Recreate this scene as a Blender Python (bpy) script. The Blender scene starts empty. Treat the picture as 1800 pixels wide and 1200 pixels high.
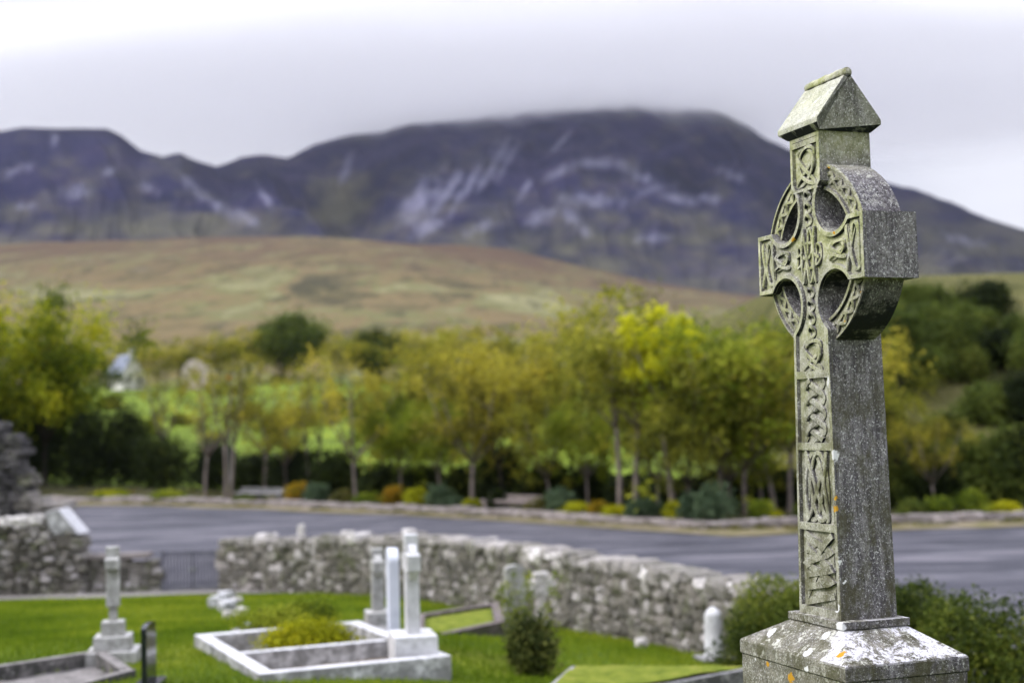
import bpy, bmesh, math, random
import numpy as np
from mathutils import Vector, Matrix
R = math.radians
SC = bpy.context.scene
COL = SC.collection
random.seed(7)

# ------------------------------------------------------------------ camera
EYE = 4.5                       # eye height above the car park, metres
F, PITCH, ROLL = 2500.0, 0.0571, 0.0258
cp, sp, cr, sr = math.cos(PITCH), math.sin(PITCH), math.cos(ROLL), math.sin(ROLL)
cam = bpy.data.cameras.new("camera"); camo = bpy.data.objects.new("camera", cam); COL.objects.link(camo)
r0, u0, f0 = Vector((1, 0, 0)), Vector((0, -sp, cp)), Vector((0, cp, sp))
e1 = r0*cr - u0*sr; e2 = r0*sr + u0*cr
mw = Matrix.Identity(4)
for i, v in enumerate((e1, e2, -f0)):
    for j in range(3): mw[j][i] = v[j]
mw[2][3] = EYE
camo.matrix_world = mw
cam.sensor_width = 36; cam.lens = 50; cam.clip_start = .1; cam.clip_end = 20000
cam.dof.use_dof = True; cam.dof.focus_distance = 6.12; cam.dof.aperture_fstop = 1.45; cam.dof.aperture_blades = 7
SC.camera = camo

# ------------------------------------------------------------------ sky, sun, exposure
SUN_EL, SUN_AZ = R(40), R(-98)          # azimuth from +Y, negative = to the left
w = bpy.data.worlds.new("World"); SC.world = w; w.use_nodes = True
nt = w.node_tree; nt.nodes.clear()
def wn(t, **k):
    n = nt.nodes.new(t)
    for a, b in k.items(): setattr(n, a, b)
    return n
L = nt.links.new
out = wn('ShaderNodeOutputWorld')
sky = wn('ShaderNodeTexSky', sky_type='NISHITA', sun_disc=False); sky.sun_elevation = SUN_EL; sky.sun_rotation = SUN_AZ
sky.altitude = 20; sky.air_density = 1.0; sky.dust_density = 2.0
bg1 = wn('ShaderNodeBackground'); bg1.inputs[1].default_value = .08; L(sky.outputs[0], bg1.inputs[0])
tc = wn('ShaderNodeTexCoord')
sep = wn('ShaderNodeSeparateXYZ'); L(tc.outputs['Generated'], sep.inputs[0])
mp = wn('ShaderNodeMapping'); mp.inputs['Scale'].default_value = (1.0, 1.0, 4.5); L(tc.outputs['Generated'], mp.inputs[0])
ns = wn('ShaderNodeTexNoise'); ns.inputs['Scale'].default_value = 2.6; ns.inputs['Detail'].default_value = 4; ns.inputs['Roughness'].default_value = .45
ns.inputs['Distortion'].default_value = .4
L(mp.outputs[0], ns.inputs['Vector'])
rp = wn('ShaderNodeValToRGB'); L(ns.outputs[0], rp.inputs[0])
rp.color_ramp.elements[0].position = .33; rp.color_ramp.elements[0].color = (.50, .51, .60, 1)
rp.color_ramp.elements[1].position = .66; rp.color_ramp.elements[1].color = (.70, .71, .79, 1)
# brighter break in the cloud low on the left, towards the sun
dt = wn('ShaderNodeVectorMath', operation='DOT_PRODUCT'); L(tc.outputs['Generated'], dt.inputs[0])
dt.inputs[1].default_value = Vector((-.75, 1, .07)).normalized()
mr = wn('ShaderNodeMapRange', interpolation_type='SMOOTHSTEP'); L(dt.outputs['Value'], mr.inputs[0])
mr.inputs[1].default_value = .78; mr.inputs[2].default_value = .99; mr.inputs[3].default_value = 0; mr.inputs[4].default_value = .55
mx = wn('ShaderNodeMix', data_type='RGBA'); L(mr.outputs[0], mx.inputs[0]); L(rp.outputs[0], mx.inputs[6]); mx.inputs[7].default_value = (1.0, 1.0, 1.04, 1)
dt2 = wn('ShaderNodeVectorMath', operation='DOT_PRODUCT'); L(tc.outputs['Generated'], dt2.inputs[0])
dt2.inputs[1].default_value = Vector((.42, 1, .135)).normalized()
mr2 = wn('ShaderNodeMapRange', interpolation_type='SMOOTHSTEP'); L(dt2.outputs['Value'], mr2.inputs[0])
mr2.inputs[1].default_value = .985; mr2.inputs[2].default_value = 1.0; mr2.inputs[3].default_value = 0; mr2.inputs[4].default_value = .6
mx2 = wn('ShaderNodeMix', data_type='RGBA'); L(mr2.outputs[0], mx2.inputs[0]); L(mx.outputs[2], mx2.inputs[6]); mx2.inputs[7].default_value = (.95, .955, 1.02, 1)
# overcast sky: brighter towards the zenith
mr3 = wn('ShaderNodeMapRange'); L(sep.outputs[2], mr3.inputs[0])
mr3.inputs[1].default_value = .3; mr3.inputs[2].default_value = 1; mr3.inputs[3].default_value = .82; mr3.inputs[4].default_value = 3.0
bg2 = wn('ShaderNodeBackground'); L(mx2.outputs[2], bg2.inputs[0]); L(mr3.outputs[0], bg2.inputs[1])
ms = wn('ShaderNodeMixShader'); ms.inputs[0].default_value = .93
L(bg1.outputs[0], ms.inputs[1]); L(bg2.outputs[0], ms.inputs[2]); L(ms.outputs[0], out.inputs[0])
sun = bpy.data.lights.new("sun", 'SUN'); so = bpy.data.objects.new("sun", sun); COL.objects.link(so)
sun.energy = 1.5; sun.angle = R(14); sun.color = (1, .96, .9)
sd = Vector((math.sin(SUN_AZ)*math.cos(SUN_EL), math.cos(SUN_AZ)*math.cos(SUN_EL), math.sin(SUN_EL)))
so.rotation_euler = sd.to_track_quat('Z', 'Y').to_euler()
SC.view_settings.view_transform = 'Standard'; SC.view_settings.look = 'None'
SC.view_settings.exposure = 0.56; SC.view_settings.gamma = 1
cy = SC.cycles
cy.use_denoising = True; cy.max_bounces = 14; cy.diffuse_bounces = 3; cy.glossy_bounces = 2
cy.transmission_bounces = 3; cy.transparent_max_bounces = 6; cy.volume_bounces = 12
cy.use_adaptive_sampling = True; cy.adaptive_threshold = .02; cy.sample_clamp_indirect = 8

# ------------------------------------------------------------------ projection helpers (pixel of the 1800x1200 photo -> world)
def ray(px, py):
    a, b = px-900, 600-py
    X, Y = a*cr+b*sr, -a*sr+b*cr
    y = F*cp-Y*sp; z = F*sp+Y*cp
    return X/y, z/y
def at(px, py, d):                      # point at distance d along +Y
    a, b = ray(px, py); return (a*d, d, EYE+b*d)
def HZ(px): return 743-.0258*(px-900)

# ------------------------------------------------------------------ noise
def _h(ix, iy, s):
    n = (ix.astype(np.int64)*374761393+iy.astype(np.int64)*668265263+s*974711) & 0x7fffffff
    n = ((n ^ (n >> 13))*1274126177) & 0x7fffffff
    return ((n ^ (n >> 16)) & 0xffff)/65535.
def vn(x, y, s=0):
    x = np.asarray(x, float); y = np.asarray(y, float)
    ix, iy = np.floor(x), np.floor(y); fx, fy = x-ix, y-iy
    fx = fx*fx*(3-2*fx); fy = fy*fy*(3-2*fy)
    a, b, c, d = _h(ix, iy, s), _h(ix+1, iy, s), _h(ix, iy+1, s), _h(ix+1, iy+1, s)
    return (a*(1-fx)+b*fx)*(1-fy)+(c*(1-fx)+d*fx)*fy
def fbm(x, y, o=4, s=0):
    t = 0; a = .5
    for i in range(o): t = t+a*(vn(x, y, s+i*17)-.5); x = np.asarray(x)*2.03; y = np.asarray(y)*2.03; a *= .5
    return t

# ------------------------------------------------------------------ terrain heights
CTRL = np.array([(-9, 40.5, 0), (-20, 40.5, 0), (-2.2, 34, .41), (1.1, 27, .61), (2.9, 21.5, .97), (-2.6, 14.7, 1.90), (-.74, 15.4, 1.72), (-1.8, 18.8, 1.72), (-6, 13, 2.0), (1.5, 13.5, 1.80), (2.5, 17, 1.35),
                 (-3.9, 18, 1.84), (1.4, 6.2, 2.6), (-5.4, 17.6, 1.72), (0, 0, 2.9), (5, 15, 1.35), (-8, 15, 1.9), (.24, 17, 1.45), (6, 8, 2.2), (-8, 28, .85)])
def _k(r): return np.where(r > 1e-6, r*r*np.log(r+1e-9), 0)
_n = len(CTRL); _K = np.zeros((_n+3, _n+3)); _d = np.hypot(CTRL[:, None, 0]-CTRL[None, :, 0], CTRL[:, None, 1]-CTRL[None, :, 1])
_K[:_n, :_n] = _k(_d)+np.eye(_n)*1.; _K[:_n, _n:] = np.stack([np.ones(_n), CTRL[:, 0], CTRL[:, 1]], 1); _K[_n:, :_n] = _K[:_n, _n:].T
_W = np.linalg.solve(_K, np.concatenate([CTRL[:, 2], np.zeros(3)]))
def G(x, y):
    x = np.clip(x, -22, 9); y = np.clip(y, -2, 41); z = _W[_n]+_W[_n+1]*x+_W[_n+2]*y
    for i in range(_n): z = z+_W[i]*_k(np.hypot(x-CTRL[i, 0], y-CTRL[i, 1]))
    return z
YB_X = [-60, -8.2, -2.2, 1.1, 2.9, 7.5, 14, 60]; YB_Y = [40.6, 40.2, 34.3, 27.3, 21.8, 15.6, 13, 13]
KX = [-60, -22, -14, -6, 0, 8, 18.6, 40, 80]; KY = [112, 90, 83, 75, 68, 57.5, 58, 62, 75]      # far edge of the car park
def kerb_y(x): return np.interp(x, KX, KY)
MPX = [-1500, -700, 0, 300, 550, 650, 900, 1000, 1150, 1400, 1800, 2400, 3300]
MY = [520, 455, 432, 416, 408, 414, 440, 462, 496, 528, 556, 575, 600]                            # crest of the moor, seen at 1600 m
def far_z(x, y):
    y = np.maximum(y, 30.)
    px = 900+x/y*F
    crest = EYE+(HZ(px)-np.interp(px, MPX, MY))*1600/F
    k = crest/225.
    z1 = np.interp(y, [60, 95, 115, 150, 250, 300], [.05, .3, 1.0, 3.2, 10.5, 14.5])
    t = np.clip((y-300)/1300, 0, 1)
    z2 = (crest-14.5)*(t**1.08)
    z = z1+z2-np.clip(y-1600, 0, 9e9)*.25
    z = z+fbm(x/120, y/120, 3, 5)*14*np.clip((y-320)/500, 0, 1)+fbm(x/25, y/25, 2, 9)*1.2*np.clip((y-120)/200, 0, 1)
    # wooded bank rising on the right
    b = np.clip((x-12-.02*y)/14, 0, 1); b = b*b*(3-2*b)
    b2 = np.clip((y-68)/60, 0, 1); b2 = b2*b2*(3-2*b2)
    b3 = 1-np.clip((y-150)/250, 0, 1)
    return z+15*b*b2*b3
def T(x, y, pits=False):
    x = np.asarray(x, float); y = np.asarray(y, float)
    yb = np.interp(x, YB_X, YB_Y); ky = kerb_y(x)
    g = G(x, y)+fbm(x/2.2, y/2.2, 2, 3)*.05
    if pits:                             # the sunk interiors of the kerbed plots
        for c in PITS:
            ins = np.ones_like(g, bool)
            for i in range(4):
                (x0, y0), (x1, y1) = c[i], c[(i+1) % 4]; L_ = math.hypot(x1-x0, y1-y0)
                ins &= ((x1-x0)*(y-y0)-(y1-y0)*(x-x0))/L_ > .07
            g = g-.45*ins
    t = np.clip((y-yb)/.7, 0, 1)
    f = np.clip((y-ky)/6, 0, 1)
    return g*(1-t)+t*(1-f)*(-.06)+f*far_z(x, y)
def gp(px, py, lo=9., hi=400.):          # where the ray through a pixel meets the ground
    a, b = ray(px, py); d = np.arange(lo, hi, .1)
    z = EYE+b*d; h = T(a*d, d); i = np.argmax(z <= h)
    if z[i] > h[i]: i = len(d)-1
    return float(a*d[i]), float(d[i]), float(h[i])
def gd(px, d, py=None):                  # ground point at distance d in the column of a pixel
    a, b = ray(px, py if py else 850); return a*d, d, float(T(a*d, d))

# ------------------------------------------------------------------ objects and materials helpers
def tag(o, label=None, cat=None, group=None, kind=None):
    if label: o['label'] = label
    if cat: o['category'] = cat
    if group: o['group'] = group
    if kind: o['kind'] = kind
    return o
def empty(name, loc, rz=0, label=None, cat=None, group=None):
    o = bpy.data.objects.new(name, None); COL.objects.link(o); o.location = loc; o.rotation_euler = (0, 0, rz); o.empty_display_size = .2
    return tag(o, label, cat, group)
class MB:
    def __init__(s): s.v = []; s.f = []; s.m = []; s.a = []; s.n = 0
    def add(s, V, Fc, mi=0, rnd=None):
        V = np.asarray(V, float); s.v.append(V)
        s.f += [tuple(int(i)+s.n for i in f) for f in Fc]; s.m += [mi]*len(Fc)
        s.a.append(np.full(len(V), random.random() if rnd is None else rnd) if np.ndim(rnd) == 0 else rnd); s.n += len(V); return s
    def box(s, c, h, rz=0, mi=0, rnd=None, taper=1.0):
        V = [];
        for z in (-1, 1):
            k = 1 if z < 0 else taper
            for x, y in ((-1, -1), (1, -1), (1, 1), (-1, 1)):
                a, b = x*h[0]*k, y*h[1]*k
                V.append((c[0]+a*math.cos(rz)-b*math.sin(rz), c[1]+a*math.sin(rz)+b*math.cos(rz), c[2]+z*h[2]))
        return s.add(V, [(3, 2, 1, 0), (4, 5, 6, 7), (0, 1, 5, 4), (1, 2, 6, 5), (2, 3, 7, 6), (3, 0, 4, 7)], mi, rnd)
    def tube(s, P, rad, n=7, mi=0, rnd=None, cap=True):
        P = [Vector(p) for p in P]; V = []; Fc = []
        for i, p in enumerate(P):
            t = (P[min(i+1, len(P)-1)]-P[max(i-1, 0)]).normalized()
            q = t.orthogonal().normalized() if i == 0 else (q-t*q.dot(t)).normalized()
            b = t.cross(q)
            for k in range(n):
                a = 2*math.pi*k/n; V.append(tuple(p+(q*math.cos(a)+b*math.sin(a))*rad[i]))
        for i in range(len(P)-1):
            for k in range(n):
                Fc.append((i*n+k, i*n+(k+1) % n, (i+1)*n+(k+1) % n, (i+1)*n+k))
        if cap: Fc.append(tuple(range(n))[::-1]); Fc.append(tuple((len(P)-1)*n+k for k in range(n)))
        return s.add(V, Fc, mi, rnd)
    def build(s, name, mats, parent=None, smooth=False, bevel=0):
        me = bpy.data.meshes.new(name)
        V = np.concatenate(s.v)
        me.from_pydata(V.tolist(), [], s.f)
        for m in (mats if isinstance(mats, (list, tuple)) else [mats]): me.materials.append(m)
        me.polygons.foreach_set('material_index', s.m)
        at_ = me.attributes.new('rnd', 'FLOAT', 'POINT'); at_.data.foreach_set('value', np.concatenate(s.a).astype(np.float32))
        if smooth: me.polygons.foreach_set('use_smooth', [True]*len(me.polygons))
        me.update()
        if bevel:
            bm = bmesh.new(); bm.from_mesh(me)
            ed = [e for e in bm.edges if len(e.link_faces) == 2 and e.calc_face_angle(0) > .5]
            bmesh.ops.bevel(bm, geom=ed, offset=bevel, segments=2, affect='EDGES', profile=.6, clamp_overlap=True)
            bm.to_mesh(me); bm.free()
        o = bpy.data.objects.new(name, me); COL.objects.link(o); o.parent = parent
        return o
# base shape of a weathered stone: a cube pulled part-way to a sphere
_bm = bmesh.new(); bmesh.ops.create_cube(_bm, size=2); bmesh.ops.subdivide_edges(_bm, edges=_bm.edges, cuts=2, use_grid_fill=True)
STV = np.array([v.co for v in _bm.verts]); STF = [tuple(v.index for v in f.verts) for f in _bm.faces]; _bm.free()
STV = STV*.55+.45*1.25*STV/np.linalg.norm(STV, axis=1)[:, None]
def stone(mb, c, h, rz=0, mi=0, rnd=None, jit=.13, rs=np.random.RandomState(3)):
    V = STV*np.array(h)+rs.uniform(-jit, jit, STV.shape)*np.array(h)
    c_, s_ = math.cos(rz), math.sin(rz)
    V = np.stack([V[:, 0]*c_-V[:, 1]*s_, V[:, 0]*s_+V[:, 1]*c_, V[:, 2]], 1)+np.array(c)
    mb.add(V, STF, mi, rnd)

class NT:
    def __init__(s, name):
        s.m = bpy.data.materials.new(name); s.m.use_nodes = True; s.t = s.m.node_tree; s.t.nodes.clear()
        s.out = s.t.nodes.new('ShaderNodeOutputMaterial'); s._tc = None
    def n(s, t, ins=None, **k):
        nd = s.t.nodes.new(t)
        for a, b in k.items(): setattr(nd, a, b)
        for a, b in (ins or {}).items():
            if isinstance(b, bpy.types.NodeSocket): s.t.links.new(b, nd.inputs[a])
            else: nd.inputs[a].default_value = b
        return nd
    def tc(s, k='Object'):
        if not s._tc: s._tc = s.n('ShaderNodeTexCoord')
        return s._tc.outputs[k]
    def map(s, v, sc=(1, 1, 1)): return s.n('ShaderNodeMapping', {'Vector': v, 'Scale': sc}).outputs[0]
    def noise(s, sc, det=3, ro=.55, v=None, dist=0): return s.n('ShaderNodeTexNoise', {'Vector': v or s.tc(), 'Scale': sc, 'Detail': det, 'Roughness': ro, 'Distortion': dist}).outputs[0]
    def ncol(s, sc, det=2, v=None): return s.n('ShaderNodeTexNoise', {'Vector': v or s.tc(), 'Scale': sc, 'Detail': det}).outputs[1]
    def vor(s, sc, v=None, feature='F1', o='Distance'): return s.n('ShaderNodeTexVoronoi', {'Vector': v or s.tc(), 'Scale': sc}, feature=feature).outputs[o]
    def math(s, op, a, b=0., clamp=False): return s.n('ShaderNodeMath', {0: a, 1: b}, operation=op, use_clamp=clamp).outputs[0]
    def step(s, v, a, b, lo=0., hi=1.): return s.n('ShaderNodeMapRange', {0: v, 1: a, 2: b, 3: lo, 4: hi}, interpolation_type='SMOOTHSTEP').outputs[0]
    def mix(s, f, a, b, bt='MIX'):
        a = a if isinstance(a, bpy.types.NodeSocket) else (*a, 1); b = b if isinstance(b, bpy.types.NodeSocket) else (*b, 1)
        return s.n('ShaderNodeMix', {0: f, 6: a, 7: b}, data_type='RGBA', blend_type=bt).outputs[2]
    def ramp(s, v, stops):
        nd = s.n('ShaderNodeValToRGB', {0: v}); e = nd.color_ramp.elements
        while len(e) < len(stops): e.new(.5)
        for i, (p, c) in enumerate(stops): e[i].position = p; e[i].color = (*c, 1)
        return nd.outputs[0]
    def attr(s, n='rnd'): return s.n('ShaderNodeAttribute', attribute_name=n).outputs['Fac']
    def bump(s, h, strength=.4, dist=.02, nrm=None):
        d = {'Height': h, 'Strength': strength, 'Distance': dist}
        if nrm: d['Normal'] = nrm
        return s.n('ShaderNodeBump', d).outputs[0]
    def fin(s, col, rough=.9, nrm=None, spec=.25, metal=0., trans=0.):
        b = s.n('ShaderNodeBsdfPrincipled', {'Base Color': col if isinstance(col, bpy.types.NodeSocket) else (*col, 1), 'Roughness': rough, 'Specular IOR Level': spec, 'Metallic': metal})
        if nrm: s.t.links.new(nrm, b.inputs['Normal'])
        o = b.outputs[0]
        if trans:
            tr = s.n('ShaderNodeBsdfTranslucent', {'Color': col if isinstance(col, bpy.types.NodeSocket) else (*col, 1)})
            o = s.n('ShaderNodeMixShader', {0: trans, 1: o, 2: tr.outputs[0]}).outputs[0]
        s.t.links.new(o, s.out.inputs[0]); return s.m

def leaf_mat(name, cols, var=.5):
    n = NT(name)
    a = n.attr(); r = n.n('ShaderNodeObjectInfo').outputs['Random']
    v = n.math('ADD', n.math('MULTIPLY', a, 1-var*.3), n.math('MULTIPLY', n.math('SUBTRACT', r, .5), var*.5), True)
    v = n.math('ADD', v, n.math('MULTIPLY', n.math('SUBTRACT', n.noise(.55, 2), .5), .9), True)
    k = len(cols)-1
    return n.fin(n.ramp(v, [(i/k, c) for i, c in enumerate(cols)]), .75, spec=.15, trans=.48)
M = {}
M['leaf_green'] = leaf_mat('leaf_green', [(.03, .055, .005), (.15, .20, .010), (.42, .44, .018), (.68, .58, .022)])
M['leaf_olive'] = leaf_mat('leaf_olive', [(.042, .048, .008), (.16, .175, .02), (.37, .37, .04), (.56, .51, .06)])
M['leaf_autumn'] = leaf_mat('leaf_autumn', [(.05, .05, .010), (.21, .195, .024), (.45, .41, .045), (.66, .55, .06)])
M['leaf_lime'] = leaf_mat('leaf_lime', [(.42, .46, .015), (.66, .66, .025), (.82, .80, .04)], .1)
M['leaf_fresh'] = leaf_mat('leaf_fresh', [(.045, .08, .008), (.21, .27, .018), (.47, .49, .05)])
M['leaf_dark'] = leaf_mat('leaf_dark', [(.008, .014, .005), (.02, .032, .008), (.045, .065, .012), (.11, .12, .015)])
M['leaf_hedge'] = leaf_mat('leaf_hedge', [(.03, .045, .01), (.085, .12, .02), (.17, .21, .035), (.30, .31, .05)])
M['leaf_yellow'] = leaf_mat('leaf_yellow', [(.18, .20, .01), (.37, .39, .012), (.54, .50, .015)], .1)
M['leaf_orange'] = leaf_mat('leaf_orange', [(.12, .15, .015), (.36, .25, .015), (.52, .24, .015)], .1)
M['leaf_grey'] = leaf_mat('leaf_grey', [(.05, .085, .045), (.10, .15, .08), (.17, .23, .12)], .1)
M['leaf_rust'] = leaf_mat('leaf_rust', [(.05, .06, .02), (.14, .14, .035), (.26, .22, .06)], .1)
M['leaf_box'] = leaf_mat('leaf_box', [(.012, .022, .006), (.05, .075, .013), (.13, .17, .024), (.32, .34, .05)], .1)
M['leaf_brown'] = leaf_mat('leaf_brown', [(.025, .04, .012), (.07, .09, .022), (.16, .18, .045), (.30, .31, .08)], .1)
n = NT('bark'); M['bark'] = n.fin(n.ramp(n.noise(3, 4, v=n.map(n.tc(), (3, 3, .8))), [(.3, (.11, .09, .08)), (.7, (.30, .25, .22))]), .95, n.bump(n.noise(12, 3), .5, .03))
n = NT('bark_dark'); M['bark_dark'] = n.fin(n.ramp(n.noise(3, 4, v=n.map(n.tc(), (3, 3, .8))), [(.3, (.025, .022, .018)), (.7, (.08, .065, .05))]), .95)

# lawn
n = NT('lawn'); g = n.tc()
c = n.ramp(n.noise(.35, 5, .6, dist=.3), [(.3, (.06, .10, .006)), (.5, (.13, .18, .010)), (.7, (.24, .26, .02))])
c = n.mix(n.step(n.noise(14, 4, .7), .42, .68), c, (.035, .085, .008))
c = n.mix(n.math('MULTIPLY', n.step(n.noise(1.1, 3), .55, .75), .6), c, (.17, .20, .03))
M['lawn'] = n.fin(c, .95, n.bump(n.noise(30, 4, .7), .8, .05), spec=.1)
n = NT('grass'); c = n.ramp(n.attr(), [(0, (.05, .09, .006)), (.5, (.15, .23, .012)), (1, (.34, .38, .03))]); M['grass'] = n.fin(c, .8, spec=.1, trans=.3)
n = NT('dry_grass'); c = n.ramp(n.noise(5, 5, .65), [(.3, (.09, .13, .015)), (.55, (.20, .24, .03)), (.75, (.34, .30, .08))]); M['dry_grass'] = n.fin(c, .95, n.bump(n.noise(40, 3), .8, .04), spec=.1)
n = NT('verge'); c = n.ramp(n.noise(.9, 5, .65), [(.3, (.12, .12, .04)), (.5, (.20, .17, .09)), (.7, (.33, .28, .24))]); M['verge'] = n.fin(c, .95, n.bump(n.noise(14, 3), .8, .06))
n = NT('asphalt'); v = n.map(n.tc(), (.16, .5, 1))
c = n.ramp(n.noise(1.2, 5, .6, v, .6), [(.3, (.03, .031, .043)), (.48, (.048, .049, .066)), (.56, (.09, .088, .108)), (.7, (.19, .18, .205))])
c = n.mix(n.step(n.noise(.9, 5, .7, n.map(n.tc(), (.10, .45, 1)), .8), .50, .60, 0, .5), c, (.16, .155, .18)); c = n.mix(n.step(n.noise(26, 3), .55, .75), c, (.17, .165, .18)); M['asphalt'] = n.fin(c, .8, n.bump(n.noise(60, 3), .5, .01), spec=.3)
n = NT('path_gravel'); c = n.ramp(n.noise(9, 5, .7), [(.3, (.15, .14, .13)), (.7, (.34, .32, .30))]); M['path'] = n.fin(c, .95, n.bump(n.noise(40, 3), .7, .02))
n = NT('kerb_stone'); c = n.ramp(n.noise(1.5, 5, .7), [(.3, (.14, .12, .11)), (.55, (.28, .25, .24)), (.8, (.46, .41, .40))]); M['kerb'] = n.fin(c, .9, n.bump(n.noise(12, 3), .5, .03))
n = NT('soil'); c = n.ramp(n.noise(3, 5, .7), [(.3, (.035, .03, .018)), (.6, (.07, .07, .025)), (.8, (.12, .12, .04))]); M['soil'] = n.fin(c, .95, n.bump(n.noise(12, 3), .9, .08))
# rubble masonry
def rubble(name, lo, mid, hi, hl, moss=.5):
    n = NT(name); a = n.attr()
    c = n.ramp(a, [(0, lo), (.45, mid), (.8, hi), (.97, hl)])
    c = n.mix(n.math('MULTIPLY', n.step(n.noise(2.6, 5, .75), .48, .68), .6), c, (.40, .375, .35))
    c = n.mix(n.step(n.noise(5, 4, .75), .52, .70, 0, .7), c, (.07, .07, .06))
    c = n.mix(n.step(n.noise(2.2, 4, .6), .5, .68, 0, moss), c, (.10, .12, .035))
    return n.fin(c, .95, n.bump(n.noise(18, 4, .7), .7, .04))
M['rubble'] = rubble('rubble', (.09, .085, .072), (.155, .145, .122), (.225, .205, .18), (.48, .45, .44), .5)
M['rubble_pale'] = rubble('rubble_pale', (.20, .19, .17), (.30, .28, .26), (.44, .41, .39), (.70, .67, .65), .3)
M['rubble_dark'] = rubble('rubble_dark', (.035, .033, .036), (.07, .066, .07), (.12, .112, .115), (.20, .18, .18), .2)
n = NT('mortar'); M['mortar'] = n.fin(n.ramp(n.noise(8, 4), [(.3, (.13, .12, .10)), (.7, (.26, .245, .21))]), .95)
def monument(name, a, b, stain=(.06, .06, .055), s=.7, sc=6.):
    n = NT(name); c = n.ramp(n.noise(sc, 5, .65), [(.3, a), (.7, b)])
    c = n.mix(n.step(n.noise(sc*1.7, 5, .75), .5, .66, 0, s), c, stain)
    nz = n.n('ShaderNodeSeparateXYZ', {0: n.tc('Normal')}).outputs[2]; fl = n.step(nz, .5, .2)
    c = n.mix(n.math('MULTIPLY', fl, n.step(n.noise(sc*.9, 5, .7), .30, .58, 0, min(1, s*1.4))), c, stain)
    c = n.mix(n.step(n.noise(sc*4, 4, .7), .6, .7, 0, .6), c, (.72, .72, .68))
    return n.fin(c, .85, n.bump(n.noise(sc*8, 4, .7), .4, .01))
M['white_stone'] = monument('white_stone', (.58, .58, .60), (.78, .78, .80), (.17, .17, .165), .6, 5)
M['marble'] = monument('marble', (.60, .63, .72), (.76, .79, .88), (.42, .44, .50), .25, 3)
M['grey_stone'] = monument('grey_stone', (.20, .20, .20), (.42, .41, .41), (.07, .07, .07), .7, 6)
M['bleached_stone'] = monument('bleached_stone', (.60, .60, .62), (.80, .80, .82), (.30, .30, .30), .35, 5)
M['pale_stone'] = monument('pale_stone', (.42, .42, .41), (.66, .65, .63), (.18, .18, .16), .5, 6)
M['bench_stone'] = monument('bench_stone', (.20, .165, .155), (.36, .30, .285), (.09, .08, .07), .5, 4)
M['concrete'] = monument('concrete', (.14, .13, .125), (.30, .28, .27), (.05, .05, .045), .8, 5)
M['brown_stone'] = monument('brown_stone', (.10, .085, .085), (.22, .18, .17), (.05, .05, .03), .8, 5)
n = NT('black_granite'); M['black'] = n.fin(n.ramp(n.noise(60, 2), [(.4, (.006, .008, .012)), (.8, (.03, .035, .045))]), .15, spec=.6)
n = NT('painted_iron'); M['iron'] = n.fin(n.ramp(n.noise(6, 3), [(.3, (.12, .12, .15)), (.7, (.19, .19, .225))]), .6, spec=.3)
n = NT('gravel'); c = n.ramp(n.vor(24, o='Color'), [(.2, (.10, .08, .05)), (.6, (.26, .19, .12)), (.9, (.4, .32, .24))]); M['gravel'] = n.fin(c, .95, n.bump(n.vor(24), .8, .03))
n = NT('white_render'); M['render'] = n.fin(n.ramp(n.noise(2, 4), [(.3, (.66, .64, .62)), (.7, (.82, .80, .78))]), .9)
n = NT('slate'); M['slate'] = n.fin(n.ramp(n.noise(4, 4, v=n.map(n.tc(), (1, 1, 4))), [(.3, (.16, .18, .26)), (.7, (.30, .33, .42))]), .6)
n = NT('window_glass'); M['glass'] = n.fin((.02, .025, .03), .1, spec=.7)
n = NT('orange_paint'); M['orange'] = n.fin((.85, .26, .01), .5)
n = NT('pink_stone'); M['pink'] = n.fin(n.ramp(n.noise(2, 4), [(.3, (.42, .34, .32)), (.7, (.66, .56, .53))]), .9)
n = NT('galvanised'); M['galv'] = n.fin((.35, .36, .37), .5, metal=.6)

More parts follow.
